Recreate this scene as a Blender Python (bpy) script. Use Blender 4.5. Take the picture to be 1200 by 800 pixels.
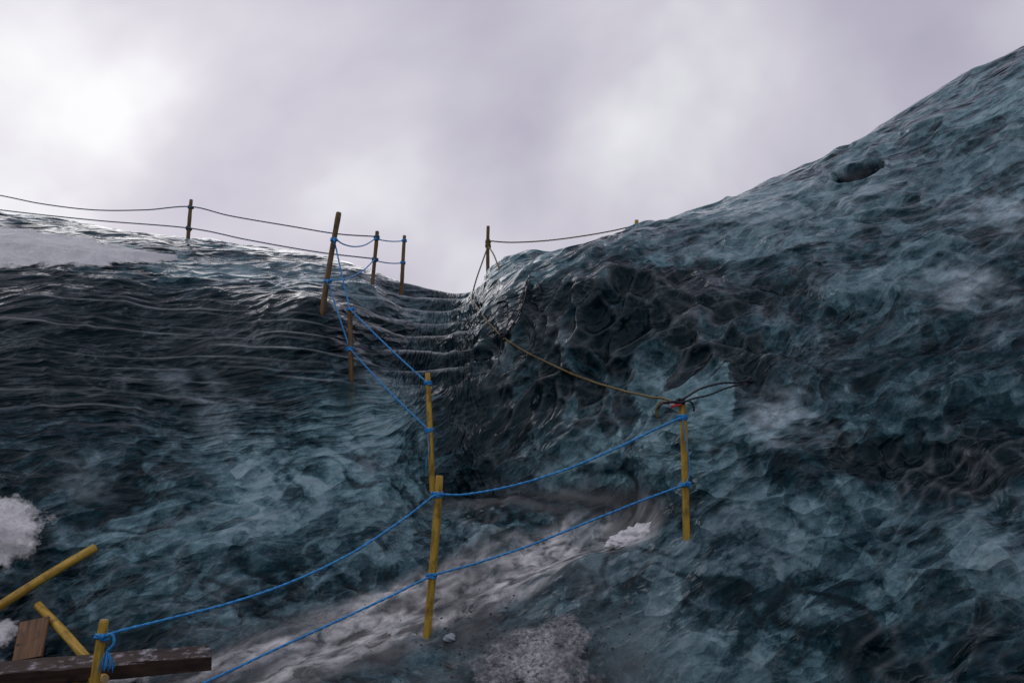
import bpy, math, random
import numpy as np
from mathutils import Vector, Matrix

for o in list(bpy.data.objects):
    bpy.data.objects.remove(o)
SC = bpy.context.scene
COL = SC.collection

# ------------------------------------------------------------------ camera
F = 933.0                                   # focal length in photo pixels (1200 wide)
TH = math.atan(120.0 / F)                   # pitch up
CAM = Vector((0.0, 0.0, 1.35))
cam_data = bpy.data.cameras.new('camera')
cam_data.sensor_width = 36.0
cam_data.sensor_fit = 'HORIZONTAL'
cam_data.lens = 36.0 * F / 1200.0
cam_data.clip_end = 2000.0
cam_data.clip_start = 0.05
cam = bpy.data.objects.new('camera', cam_data)
COL.objects.link(cam)
cam.location = CAM
cam.rotation_euler = (math.pi / 2 + TH, 0, 0)
SC.camera = cam

FW = Vector((0, math.cos(TH), math.sin(TH)))
UP = Vector((0, -math.sin(TH), math.cos(TH)))
RT = Vector((1, 0, 0))


def ray(px, py):
    return RT * ((px - 600) / F) - UP * ((py - 400) / F) + FW


def at(px, py, d):
    return CAM + ray(px, py) * d


# ------------------------------------------------------------------ overcast sky
SUN_EL = math.radians(24)
SUN_AZ = math.radians(-27)                  # left of the view direction (+Y)
W = bpy.data.worlds.new('World')
SC.world = W
W.use_nodes = True
nt = W.node_tree
nt.nodes.clear()


def N(tree, kind, **kw):
    n = tree.nodes.new(kind)
    for k, v in kw.items():
        if k.startswith('in_'):
            key = k[3:]
            n.inputs[int(key) if key.isdigit() else key.replace('_', ' ')].default_value = v
        else:
            setattr(n, k, v)
    return n


def L(tree, a, b):
    tree.links.new(a, b)


def ramp(tree, stops, interp='LINEAR'):
    r = tree.nodes.new('ShaderNodeValToRGB')
    r.color_ramp.interpolation = interp
    e = r.color_ramp.elements
    while len(e) < len(stops):
        e.new(0.5)
    for i, (p, c) in enumerate(stops):
        e[i].position = p
        e[i].color = (c, c, c, 1) if not isinstance(c, tuple) else (c + (1,) if len(c) == 3 else c)
    return r


def mixc(tree, fac, a, b, blend='MIX'):
    m = tree.nodes.new('ShaderNodeMix')
    m.data_type = 'RGBA'
    m.blend_type = blend
    for sock, v in ((m.inputs[0], fac), (m.inputs[6], a), (m.inputs[7], b)):
        if hasattr(v, 'links'):
            tree.links.new(v, sock)
        elif isinstance(v, tuple):
            sock.default_value = v + (1,) if len(v) == 3 else v
        else:
            sock.default_value = v
    return m.outputs[2]


def math_n(tree, op, a, b=0.0, clamp=False):
    m = tree.nodes.new('ShaderNodeMath')
    m.operation = op
    m.use_clamp = clamp
    for sock, v in ((m.inputs[0], a), (m.inputs[1], b)):
        if hasattr(v, 'links'):
            tree.links.new(v, sock)
        else:
            sock.default_value = v
    return m.outputs[0]


sky = N(nt, 'ShaderNodeTexSky', sky_type='NISHITA', sun_disc=False, sun_elevation=SUN_EL,
        sun_rotation=SUN_AZ, air_density=1.0, dust_density=1.0)
skyb = mixc(nt, 1.0, sky.outputs[0], (0.08, 0.08, 0.08), 'MULTIPLY')
tc = N(nt, 'ShaderNodeTexCoord')
sep = N(nt, 'ShaderNodeSeparateXYZ')
L(nt, tc.outputs['Generated'], sep.inputs[0])
zz = math_n(nt, 'ADD', math_n(nt, 'MAXIMUM', sep.outputs[2], 0.0), 0.7)
cx = math_n(nt, 'DIVIDE', sep.outputs[0], zz)
cy = math_n(nt, 'DIVIDE', sep.outputs[1], zz)
cmb = N(nt, 'ShaderNodeCombineXYZ')
L(nt, cx, cmb.inputs[0])
L(nt, cy, cmb.inputs[1])
mp = N(nt, 'ShaderNodeMapping')
mp.inputs['Location'].default_value = (19.06, 2.93, 0.47)
L(nt, cmb.outputs[0], mp.inputs[0])
n1 = N(nt, 'ShaderNodeTexNoise', in_Scale=1.7, in_Detail=5.0, in_Roughness=0.48, in_Distortion=0.25)
L(nt, mp.outputs[0], n1.inputs['Vector'])
cr = ramp(nt, [(0.36, (0.37, 0.35, 0.465)), (0.48, (0.49, 0.465, 0.565)), (0.57, (0.63, 0.61, 0.685)), (0.66, (0.85, 0.855, 0.885))])
L(nt, n1.outputs['Fac'], cr.inputs[0])
# the veiled sun brightens the cloud round its own direction
sd = Vector((math.sin(SUN_AZ) * math.cos(SUN_EL), math.cos(SUN_AZ) * math.cos(SUN_EL), math.sin(SUN_EL)))
dot = N(nt, 'ShaderNodeVectorMath', operation='DOT_PRODUCT')
L(nt, tc.outputs['Generated'], dot.inputs[0])
dot.inputs[1].default_value = sd
glow = math_n(nt, 'POWER', math_n(nt, 'MAXIMUM', dot.outputs['Value'], 0.0), 22.0)
glow = math_n(nt, 'ADD', math_n(nt, 'MULTIPLY', glow, 0.12), 1.0)
gcol = N(nt, 'ShaderNodeVectorMath', operation='SCALE')
L(nt, cr.outputs[0], gcol.inputs[0])
L(nt, glow, gcol.inputs['Scale'])
mix = mixc(nt, 0.97, skyb, gcol.outputs[0])
bg = N(nt, 'ShaderNodeBackground', in_Strength=1.0)
L(nt, mix, bg.inputs[0])
wo = N(nt, 'ShaderNodeOutputWorld')
L(nt, bg.outputs[0], wo.inputs[0])

sun_d = bpy.data.lights.new('sun', 'SUN')
sun_d.energy = 0.5
sun_d.angle = math.radians(40)
sun_d.color = (1.0, 0.985, 0.97)
sun = bpy.data.objects.new('sun', sun_d)
COL.objects.link(sun)
sun.rotation_euler = (-sd).to_track_quat('-Z', 'Y').to_euler()
sun.location = (-10, 10, 20)

SC.view_settings.view_transform = 'Standard'
SC.view_settings.look = 'None'
SC.view_settings.exposure = 0.0
SC.view_settings.gamma = 1.0
SC.render.resolution_x = 1024
SC.render.resolution_y = 682
SC.render.engine = 'CYCLES'

# ------------------------------------------------------------------ numpy noise
U = np.uint32


def _hash(ix, iy, iz, seed):
    h = ix.astype(np.int64).astype(U) * U(374761393) + iy.astype(np.int64).astype(U) * U(668265263) \
        + iz.astype(np.int64).astype(U) * U(2147483647) + U((seed * 974711 + 12345) & 0xffffffff)
    h = (h ^ (h >> U(13))) * U(1274126177)
    h = (h ^ (h >> U(16))) * U(2246822519)
    return h ^ (h >> U(15))


def _r(h):
    return (h & U(0xffff)).astype(np.float32) * np.float32(1 / 65535.0)


def gnoise(p, seed=0):
    """gradient noise, about -1..1"""
    f = np.floor(p)
    q = (p - f).astype(np.float32)
    i = f.astype(np.int32)
    u = q * q * q * (q * (q * 6 - 15) + 10)
    out = 0
    for dx in (0, 1):
        wx = u[:, 0] if dx else 1 - u[:, 0]
        for dy in (0, 1):
            wy = u[:, 1] if dy else 1 - u[:, 1]
            for dz in (0, 1):
                wz = u[:, 2] if dz else 1 - u[:, 2]
                h = _hash(i[:, 0] + dx, i[:, 1] + dy, i[:, 2] + dz, seed)
                gx = _r(h) * 2 - 1
                gy = _r(h >> U(8)) * 2 - 1
                gz = _r(h >> U(16)) * 2 - 1
                out = out + wx * wy * wz * (gx * (q[:, 0] - dx) + gy * (q[:, 1] - dy) + gz * (q[:, 2] - dz))
    return out * 1.5


def fbm(p, seed=0, octs=4, rough=0.5):
    a, s, t = 1.0, 0, 0
    for k in range(octs):
        s = s + a * gnoise(p * (2.03 ** k) + k * 7.7, seed + k)
        t += a
        a *= rough
    return s / t


def worley(p, seed=0):
    """F1 and F2 of a jittered cell pattern"""
    f = np.floor(p)
    q = (p - f).astype(np.float32)
    i = f.astype(np.int32)
    d1 = np.full(len(p), 9.0, np.float32)
    d2 = np.full(len(p), 9.0, np.float32)
    cid = np.zeros(len(p), np.float32)
    for dx in (-1, 0, 1):
        for dy in (-1, 0, 1):
            for dz in (-1, 0, 1):
                h = _hash(i[:, 0] + dx, i[:, 1] + dy, i[:, 2] + dz, seed)
                vx = dx + _r(h) - q[:, 0]
                vy = dy + _r(h >> U(8)) - q[:, 1]
                vz = dz + _r(h >> U(16)) - q[:, 2]
                d = vx * vx + vy * vy + vz * vz
                m = d < d1
                d2 = np.where(m, d1, np.minimum(d2, d))
                d1 = np.where(m, d, d1)
                cid = np.where(m, _r(h >> U(4)), cid)
    return np.sqrt(d1), np.sqrt(d2), cid


def sst(a, b, x):
    t = np.clip((x - a) / (b - a), 0, 1)
    return t * t * (3 - 2 * t)


# ------------------------------------------------------------------ the glacier: form
# silhouette of the ice against the sky: pixel + distance
SIL = [(-250, 247.1, 13),
       (0, 262.0, 13),
       (100, 268.1, 12.7),
       (200, 283.5, 12.5),
       (300, 296.1, 12),
       (378, 302.5, 11.5),
       (440, 322.6, 11),
       (473, 332.3, 11),
       (500, 343.9, 11),
       (545, 343.7, 11),
       (572, 320.3, 10.0),
       (600, 306.8, 9.6),
       (650, 301.7, 9.5),
       (700, 288.4, 9.5),
       (750, 277.9, 9.5),
       (800, 258.5, 9.5),
       (850, 243.6, 9.5),
       (900, 214.4, 9.4),
       (950, 199.7, 9.3),
       (1000, 175.0, 9.2),
       (1050, 144.8, 9.1),
       (1100, 113.1, 9.0),
       (1150, 87.6, 8.8),
       (1200, 63.4, 8.6),
       (1400, -35.1, 8.2)]
CTRL = [(100, 800, 4.75), (300, 800, 4.75), (500, 745, 5.2), (600, 800, 4.7), (750, 800, 4.6), (900, 800, 4.4),
        (1050, 800, 4.1), (1200, 800, 3.7), (700, 660, 5.5), (640, 700, 5.3), (750, 615, 5.8), (806, 628, 5.2),
        (600, 640, 6.0), (560, 600, 6.4), (505, 580, 6.7), (300, 720, 5.3), (200, 740, 5.1), (100, 700, 5.4),
        (0, 690, 5.25), (0, 800, 4.7), (250, 650, 5.7), (378, 690, 5.6), (430, 640, 6.0),
        (0, 560, 5.8), (0, 450, 6.6), (0, 360, 7.3), (0, 312, 8.0), (120, 560, 6.1), (120, 450, 6.9),
        (120, 360, 7.6), (120, 312, 8.3), (250, 560, 6.3), (250, 450, 7.1), (250, 360, 7.9), (250, 310, 9.4),
        (378, 560, 6.5), (378, 470, 7.0), (378, 400, 7.5), (378, 367, 7.8), (340, 330, 9.0),
        (411, 445, 7.4), (440, 480, 7.3), (440, 540, 6.8), (438, 335, 9.6),
        (520, 366, 10.2), (515, 390, 9.4), (510, 414, 8.6), (505, 434, 8.1), (520, 470, 7.6), (530, 520, 7.2),
        (540, 560, 6.9), (600, 340, 8.4), (580, 400, 8.0), (580, 470, 7.4), (600, 540, 6.9),
        (680, 340, 7.5), (680, 400, 7.0), (680, 470, 6.75), (680, 560, 6.4), (700, 600, 6.15),
        (800, 320, 7.3), (800, 400, 6.5), (800, 480, 6.0), (800, 560, 5.6),
        (900, 290, 7.3), (900, 400, 6.2), (900, 500, 5.5), (900, 620, 5.0), (900, 720, 4.6),
        (1050, 240, 7.3), (1050, 400, 5.9), (1050, 550, 5.1), (1050, 700, 4.4),
        (1200, 190, 7.0), (1200, 350, 5.7), (1200, 500, 4.9), (1200, 650, 4.2),
        (1400, 100, 6.6), (1400, 400, 5.0), (1400, 700, 3.6),
        (-200, 312, 7.8), (-200, 450, 6.4), (-200, 690, 4.9), (-200, 800, 4.4)]
pts = []
for s in SIL:
    r_ = ray(s[0], s[1])
    pts.append(CAM + r_ * s[2])
    back = CAM + r_ * (s[2] + 2.2)
    pts.append(back - Vector((0, 0, 0.42)))
    back = CAM + r_ * (s[2] + 6)
    pts.append(back - Vector((0, 0, 1.7)))
pts += [at(*c) for c in CTRL]
pts += [Vector(p) for p in ((-2, 2, -0.1), (0, 2.5, -0.12), (0, 0, -0.2), (2, 2, 0.2), (-5, 0, 0.2), (5.0, 1.0, 1.8),
                            (0, -4, -0.3), (-6, -4, 0.0), (6, -4, 1.8), (-2, 3.4, -0.05), (2, 3.2, 0.25), (0, 3.8, -0.05))]
PT = np.array([tuple(p) for p in pts], np.float64)


def tps_k(r2):
    return 0.5 * r2 * np.log(r2 + 1e-12)


def tps_fit(P, lam=0.004):
    n = len(P)
    d2 = ((P[:, None, :2] - P[None, :, :2]) ** 2).sum(2)
    A = np.zeros((n + 3, n + 3))
    A[:n, :n] = tps_k(d2) + np.eye(n) * lam
    A[:n, n] = A[n, :n] = 1
    A[:n, n + 1:] = P[:, :2]
    A[n + 1:, :n] = P[:, :2].T
    b = np.zeros(n + 3)
    b[:n] = P[:, 2]
    return np.linalg.solve(A, b)


TPS = tps_fit(PT)


def tps_eval(X, Y):
    out = np.empty(len(X))
    n = len(PT)
    for s in range(0, len(X), 60000):
        x, y = X[s:s + 60000], Y[s:s + 60000]
        d2 = (x[:, None] - PT[None, :, 0]) ** 2 + (y[:, None] - PT[None, :, 1]) ** 2
        out[s:s + 60000] = tps_k(d2) @ TPS[:n] + TPS[n] + TPS[n + 1] * x + TPS[n + 2] * y
    return out


def base_z(X, Y):
    z = np.zeros(len(X))
    xc = np.clip(X, -13, 12)
    yc = np.clip(Y, -6, 17)
    z = tps_eval(xc, yc)
    far = np.hypot(X - xc, Y - yc)
    plate = 3.2 + 0.0 * X
    w = sst(0, 18, far)
    return z * (1 - w) + plate * w


def lines(segs):
    """segs: list of (start, end, step)"""
    out = []
    for a, b, st in segs:
        n = max(1, int(round((b - a) / st)))
        out += list(a + (b - a) * np.arange(n) / n)
    out.append(segs[-1][1])
    return np.array(out)


def growing(start, end, st, g):
    v, out = start, []
    sg = 1 if end > start else -1
    while (end - v) * sg > 0:
        v += st * sg
        st *= g
        out.append(v)
    return out


gx_in = lines([(-8.5, -4.2, .030), (-4.2, 4.2, .0155), (4.2, 8.0, .030)])
gx = np.array(growing(-8.5, -70, .05, 1.14)[::-1] + list(gx_in) + growing(8.0, 70, .05, 1.14))
gy_in = lines([(2.6, 3.5, .03), (3.5, 8.6, .0115), (8.6, 11.5, .022), (11.5, 14, .04)])
gy = np.array(growing(2.6, -60, .05, 1.14)[::-1] + list(gy_in) + growing(14, 90, .07, 1.14))
NX, NY = len(gx), len(gy)
# rows follow the slope: along each column they are spread by distance on the surface, so steep faces are as finely meshed as flats
ROWS = 900
yy_f = np.unique(np.concatenate([gy, np.linspace(2.6, 14, 700)]))
idx_f = np.interp(yy_f, gy, np.arange(NY))
xs_c = np.unique(np.concatenate([gx[(gx < -9) | (gx > 9)][::4], np.arange(-9, 9.01, 0.12), gx[[0, -1]]]))
rows_c = np.empty((len(xs_c), ROWS))
for k_, x_ in enumerate(xs_c):
    zc_ = base_z(np.full(len(yy_f), x_), yy_f)
    sl_ = np.abs(np.gradient(zc_, yy_f))
    dens = np.diff(idx_f) * np.sqrt(1 + (0.5 * (sl_[1:] + sl_[:-1])) ** 2 * 1.6)
    cum = np.concatenate([[0], np.cumsum(dens)])
    rows_c[k_] = np.interp(np.linspace(0, cum[-1], ROWS), cum, yy_f)
NY = ROWS
GX = np.repeat(gx[None, :], NY, 0)
GY = np.empty((NY, NX))
for r_i in range(NY):
    GY[r_i] = np.interp(gx, xs_c, rows_c[:, r_i])
X = GX.ravel()
Y = GY.ravel()

Z = base_z(X, Y)


def path_dist(points, X, Y):
    """distance to a polyline in plan and the parameter along it"""
    best = np.full(len(X), 1e9)
    par = np.zeros(len(X))
    side = np.zeros(len(X))
    for k in range(len(points) - 1):
        ax, ay = points[k]
        bx, by = points[k + 1]
        dx, dy = bx - ax, by - ay
        t = np.clip(((X - ax) * dx + (Y - ay) * dy) / (dx * dx + dy * dy), 0, 1)
        d = np.hypot(X - ax - t * dx, Y - ay - t * dy)
        m = d < best
        sg = ((X - ax) * dy - (Y - ay) * dx) / math.hypot(dx, dy)
        side = np.where(m, sg, side)
        par = np.where(m, k + t, par)
        best = np.minimum(best, d)
    return best, par, side


def hitb(px, py, d0=2.6, d1=17.0):
    """where a line of sight first meets the smooth form of the ice"""
    r_ = ray(px, py)
    tt = np.linspace(d0, d1, 900)
    xx, yy, zz_ = CAM.x + r_.x * tt, CAM.y + r_.y * tt, CAM.z + r_.z * tt
    under = zz_ < base_z(xx, yy)
    k = int(np.argmax(under)) if under.any() else len(tt) - 1
    return Vector((xx[k], yy[k], zz_[k]))


def gp(px, py, d=None):
    v = hitb(px, py)
    return (v.x, v.y)


P3 = np.stack([X, Y, Z], 1)
vis = (Y > 1.5) & (Y < 20) & (np.abs(X) < 14)

# -------- carved steps up through the notch: terracing of the height itself
lowz = fbm(P3 * 0.7, 3, 3)
stair_axis, spar, sperp = path_dist([gp(510, 434, 8.1), gp(513, 414, 8.6), gp(518, 390, 9.4), gp(522, 366, 10.2), gp(535, 346, 11.2)], X, Y)
w_st = (1 - sst(0.50, 1.30, stair_axis * np.where(sperp > 0, 1 + 0.9 * sst(0, 0.3, sperp), 1))) * sst(7.6, 8.2, Y) * (1 - sst(11.2, 12.5, Y))
STEP = 0.235
field = (Z + 0.05 * lowz) / STEP + 0.15
fr = field - np.floor(field)
tread = (np.floor(field) - 0.15) * STEP + STEP * (0.10 * fr + 0.90 * sst(0.66, 1.0, fr))
lip = 0.010 * np.exp(-((fr - 0.03) / 0.05) ** 2) + 0.010 * np.exp(-((fr - 1.03) / 0.05) ** 2)
Z = Z * (1 - w_st) + (tread + lip) * w_st + 0.0

# ledge below the steps: a shelf and a dark undercut riser behind the dirty track
P3 = np.stack([X, Y, Z], 1).astype(np.float32)


def normals(X, Y, Z, NX, NY):
    Q = np.stack([X, Y, Z], 1).reshape(NY, NX, 3)
    du = np.gradient(Q, axis=1)
    dv = np.gradient(Q, axis=0)
    n = np.cross(du, dv)
    n /= np.linalg.norm(n, axis=2, keepdims=True) + 1e-9
    return n.reshape(-1, 3)


NB = normals(X, Y, Z, NX, NY)

# -------- region weights (in plan)
notch, npar, nside = path_dist([gp(430, 800, 4.4), gp(520, 600, 6.6), gp(512, 440, 8.0), gp(545, 346, 11), gp(545, 330, 15)], X, Y)
w_left = np.where(nside < 0, sst(0.0, 0.5, notch), 0.0)
w_right = np.where(nside > 0, sst(0.0, 0.5, notch), 0.0)
upness = NB[:, 2]
TRK = [hitb(*q) for q in ((190, 830), (330, 772), (450, 728), (540, 697), (620, 668), (690, 642), (745, 628))]
track, tpar, tside = path_dist([(q.x, q.y) for q in TRK], X, Y)
tz = np.interp(tpar, np.arange(len(TRK)), [q.z for q in TRK])
track_s = tside
track = np.hypot(track, 1.3 * np.clip(np.abs(Z - tz) - 0.05, 0, 9))
w_track = 1 - sst(0.16, 0.42, track)
floor_d, _, _ = path_dist([gp(250, 820, 4.3), gp(520, 760, 5.0), gp(640, 760, 4.9), gp(690, 790, 4.6)], X, Y)
w_floor = 1 - sst(0.25, 0.75, floor_d)
w_calm = np.clip(w_track + w_floor, 0, 1)

# -------- relief
warp = np.stack([fbm(P3 * 1.5 + 5, 11, 2), fbm(P3 * 1.5 + 9, 12, 2), fbm(P3 * 1.5 + 13, 13, 2)], 1)


def saw(f, e):
    r = f - np.floor(f)
    return np.where(r < e, r / e, (1 - r) / (1 - e))


def spot(px, py, r):
    c = hitb(px, py)
    return np.sqrt((X - c.x) ** 2 + (Y - c.y) ** 2 + (Z - c.z) ** 2) / r


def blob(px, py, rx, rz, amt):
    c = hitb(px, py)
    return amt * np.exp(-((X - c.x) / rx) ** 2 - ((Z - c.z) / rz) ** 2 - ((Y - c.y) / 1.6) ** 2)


D = 0.07 * fbm(P3 * 0.8, 21, 2)
# rolling glassy swells
D += 0.035 * gnoise(P3 * np.array([1.5, 1.5, 2.6]) + warp * 0.5, 23) * (1 - w_calm) * (1 - 0.6 * w_right * sst(2.5, 3.5, Z))
# strata: near-horizontal melt lips on the left bank
sf = (Z + 0.05 * X + 0.10 * lowz + 0.10 * gnoise(P3 * np.array([0.5, 0.5, 1.9]), 31)) / 0.14
band = np.floor(sf)
bh = gnoise(np.stack([X * 0.8, band * 3.7, Y * 0.3], 1), 33)
b_amp = np.clip(0.35 + 1.9 * bh, 0.04, 1)
strat = saw(sf, 0.86) ** 2.0 * b_amp
fr1 = sf - band
line1 = np.exp(-((fr1 - 0.87) / 0.055) ** 2) * np.clip(b_amp * 1.5, 0, 1)
sf2 = sf * 2.63 + 1.5 * gnoise(P3 * 0.9, 35)
bh2 = gnoise(np.stack([X * 0.9, np.floor(sf2) * 2.9, Y * 0.5], 1), 36)
strat2 = saw(sf2, 0.80) ** 1.8 * np.clip(0.3 + 1.6 * bh2, 0, 1)
line2 = np.exp(-((sf2 - np.floor(sf2) - 0.82) / 0.09) ** 2) * np.clip(0.1 + 1.8 * bh2, 0, 1)
zfade = sst(1.2, 2.0, Z + 0.25 * lowz)
D += w_left * (0.034 * strat * (0.10 + 0.90 * zfade) + 0.012 * strat2 * (0.35 + 0.65 * zfade)) * (1 - w_st) * (1 - w_calm)
# diagonal folds that cross the strata
fold = 1 - np.abs(gnoise(P3 * np.array([0.9, 0.8, 1.3]) + warp * 0.6, 41)) * 4.0
fold = np.clip(fold, 0, 1) ** 1.8
D += 0.035 * fold * np.maximum(w_left * 0.8, w_right) * (1 - w_calm * 0.7) * (1 - 0.7 * w_st)
# scallops: smooth hollows that meet in thin rims
c0 = hitb(715, 405)
DEEP = 1 - sst(0.35, 1.35, np.hypot((X - c0.x) / 1.55, (Z - c0.z) / 0.95) + 0.25 * warp[:, 0])
DEEP = DEEP * (Y > 5.0) * (Y < 9.3)
tilt = np.stack([P3[:, 0] * 0.80 - P3[:, 2] * 0.60, P3[:, 1], P3[:, 0] * 0.60 + P3[:, 2] * 0.80], 1)
amp_r = np.clip(0.55 + 1.2 * gnoise(P3 * 0.9 + 40, 45), 0.12, 1)


def rims(p, seed, k):
    f1, f2, cid = worley(p.astype(np.float32), seed)
    return np.exp(-(f2 - f1) * k), f1, cid


flow = np.stack([P3[:, 0] * 0.86 + P3[:, 2] * 0.50, P3[:, 1], -P3[:, 0] * 0.50 + P3[:, 2] * 0.86], 1)
r1, b1, i1 = rims(flow * np.array([1.7, 2.0, 3.3]) + warp * 0.9, 51, 8.0)
rD, bD, iD = rims(P3 * np.array([4.6, 3.2, 2.8]) + warp * 0.9, 57, 8.0)
r2, b2, i2 = rims(flow * np.array([3.7, 4.2, 7.2]) + warp * 1.5, 63, 6.0)
level = np.stack([P3[:, 0] * 0.96 + P3[:, 2] * 0.28, P3[:, 1], -P3[:, 0] * 0.28 + P3[:, 2] * 0.96], 1)
r3, b3, i3 = rims(level * np.array([2.4, 2.8, 5.8]) + warp * 1.6, 66, 6.0)
amp2 = np.clip(0.45 + 1.5 * gnoise(P3 * 1.1 + 70, 46), 0.15, 1)
wr = w_right * (1 - 0.9 * w_calm) * (1 - 0.85 * w_st)
up_r = w_right * sst(2.5, 3.5, Z)
crest = 1 - 0.65 * up_r
c1_ = np.minimum(b1, 0.8) ** 1.7
c2_ = np.minimum(b2, 0.8) ** 1.7
c3_ = np.minimum(b3, 0.8) ** 1.7
cD_ = np.minimum(bD, 0.75) ** 1.5
D += wr * (1 - DEEP) * crest * (0.085 * c1_ * amp_r + 0.010 * r1 * amp_r)
D += wr * (1 - 0.5 * DEEP) * (1 - 0.4 * up_r) * (0.085 * c2_ + 0.006 * r2) * amp2
D += DEEP * (0.030 * rD + 0.16 * cD_ - 0.05)
bands = gnoise(flow * np.array([0.30, 0.7, 2.3]) + warp * 0.35, 68)
D += wr * (1 - DEEP) * 0.055 * bands * crest
wl3 = w_left * (1 - 0.75 * zfade) * (1 - w_calm) * (1 - w_st)
D += wl3 * (0.050 * c3_ + 0.006 * r3) * amp2
# along-slope ripples high on the right shoulder
rp = (Z * 0.9 + 0.35 * Y - 0.22 * X + 0.45 * warp[:, 1]) / 0.20
D += up_r * 0.018 * saw(rp, 0.8) ** 1.6 * amp_r
# lower banks: broken, half-melted surface
low_r = w_right * (1 - sst(0.8, 1.8, Z)) * (1 - w_calm)
D += low_r * (0.035 * fbm(P3 * 2.6 + warp * 1.2, 71, 2, 0.4) + 0.030 * fbm(P3 * 5.5 + warp, 72, 2, 0.5))
lowl = w_left * (1 - sst(0.8, 1.8, Z)) * (1 - w_calm)
D += 0.030 * lowl * fbm(P3 * np.array([1.8, 1.8, 4.5]) + warp, 73, 3, 0.5)
fl = fbm(np.stack([P3[:, 0] - 0.4 * P3[:, 2], P3[:, 1], P3[:, 2] * 2.4 + 0.9 * P3[:, 0]], 1) * 1.5 + warp, 74, 2)
crack = np.clip(1 - np.abs(fl) * 9, 0, 1) * np.clip(0.2 + 2 * gnoise(P3 * 1.1 + 9, 75), 0, 1)
D += -0.022 * crack * (lowl + low_r)
# fine relief
fine = fbm(P3 * 7.0 + warp * 2.0, 81, 3, 0.5)
rid = 1 - np.abs(gnoise(P3 * np.array([3.6, 3.6, 6.5]) + warp * 1.6, 85)) * 4.5
rid = np.clip(rid, 0, 1) ** 1.6 * np.clip(0.3 + 1.5 * gnoise(P3 * 1.2 + 30, 86), 0, 1)
D += (0.002 * fine + 0.004 * rid * (1 - w_calm)) * (1 - 0.5 * w_st) + 0.012 * w_calm * fbm(P3 * 6, 87, 4, 0.6)
# the trodden track: a shallow rut with a raised slushy rim
D += -0.04 * w_track * np.exp(-(track_s / 0.09) ** 2) + 0.035 * w_track * gnoise(np.stack([track_s * 5, tpar * 1.2, Z * 0], 1), 91)
# undercut ledge behind the track
ledge, lpar, ls_ = path_dist([gp(545, 572), gp(590, 578), gp(640, 575), gp(700, 588), gp(735, 600)], X, Y)
D += -0.11 * np.exp(-(ledge / 0.085) ** 2) + 0.05 * np.exp(-((ledge - 0.2) / 0.10) ** 2) * sst(0.1, -0.1, ls_)
for q in ((500, 744), (806, 628), (506, 576), (378, 366), (437, 333)):
    rr_ = spot(q[0], q[1], 1.0)
    D += -0.035 * np.exp(-(rr_ / 0.055) ** 2) + 0.010 * np.exp(-((rr_ - 0.11) / 0.04) ** 2)
D += w_calm * (0.014 * fbm(P3 * 13, 88, 3, 0.6) + 0.012 * np.minimum(worley((P3 * np.array([9, 9, 3])).astype(np.float32), 89)[0], 0.7))
pk, pk_p, pk_s = path_dist([gp(1000, 535), gp(1080, 530), gp(1140, 560), gp(1170, 600)], X, Y)
D += -0.09 * np.exp(-(pk / 0.10) ** 2)
# the almond-shaped melt hollow on the right shoulder
EYE = hitb(1007, 206)
en = NB[np.argmin((X - EYE.x) ** 2 + (Y - EYE.y) ** 2)]
env = Vector(en)
eu = (Vector((0.92, 0.15, 0.36)) - env * env.dot(Vector((0.92, 0.15, 0.36)))).normalized()
ev = env.cross(eu)
rel = np.stack([X - EYE.x, Y - EYE.y, Z - EYE.z], 1)
a_ = rel @ np.array(eu) / 0.30
b_ = rel @ np.array(ev) / (0.27 * np.clip(1 - 0.45 * a_ * a_, 0.15, 1))
er_ = np.sqrt(a_ ** 2 + b_ ** 2) + np.where(np.abs(rel @ en) > 0.6, 9, 0)
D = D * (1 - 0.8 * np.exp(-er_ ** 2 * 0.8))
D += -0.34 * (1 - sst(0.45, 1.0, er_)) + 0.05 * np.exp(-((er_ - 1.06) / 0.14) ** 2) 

D = np.where(vis, D, 0.07 * fbm(P3 * 0.8, 21, 2))


def soften(a, passes):
    g = a.reshape(NY, NX).copy()
    for _ in range(passes):
        g[1:-1] = (g[:-2] + 2 * g[1:-1] + g[2:]) * 0.25
        g[:, 1:-1] = (g[:, :-2] + 2 * g[:, 1:-1] + g[:, 2:]) * 0.25
    return g.ravel()


kk = np.clip(w_right * sst(2.3, 0.9, Z), 0, 1)
D = soften(D, 1)
D = D * (1 - kk) + soften(D, 8) * kk
Pd = np.stack([X, Y, Z], 1) + NB * D[:, None]

# -------- ice colour: frosted rims, painted light and shade, bubbly and clear bodies, silt
patchy = np.clip(fbm(P3 * 1.6, 95, 3) * 1.6 + 0.45, 0.05, 1)
ridge = w_left * (1.15 * line1 * (0.1 + 0.9 * zfade) + 0.6 * line2 * (0.2 + 0.8 * zfade))  # pale crests: frost plus painted sky light
ridge = np.maximum(ridge, up_r * np.clip(saw(rp, 0.8) ** 1.6 - 0.6, 0, 1) * 1.6 * amp_r)
ridge = ridge * (0.35 + 0.65 * patchy)
ridge = np.maximum(ridge, w_left * 0.5 * np.clip(rid - 0.5, 0, 1) * 2 * patchy)
ridge = np.maximum(ridge, w_st * 1.6 * (np.exp(-((fr - 0.035) / 0.03) ** 2) + np.exp(-((fr - 1.0) / 0.03) ** 2)) * (0.45 + 0.55 * patchy))  # bright lines painted on the step lips where they catch the sky
ridge = ridge * (1 - 0.85 * np.clip(low_r + kk, 0, 1))
ridge = np.maximum(ridge, wr * (np.clip(r1 - 0.74, 0, 1) * 0.8 * amp_r + 1.3 * np.clip(r2 - 0.66, 0, 1) * amp2) * patchy)
ridge = np.maximum(ridge, wl3 * 1.2 * np.clip(r3 - 0.66, 0, 1) * amp2 * patchy)
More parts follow.
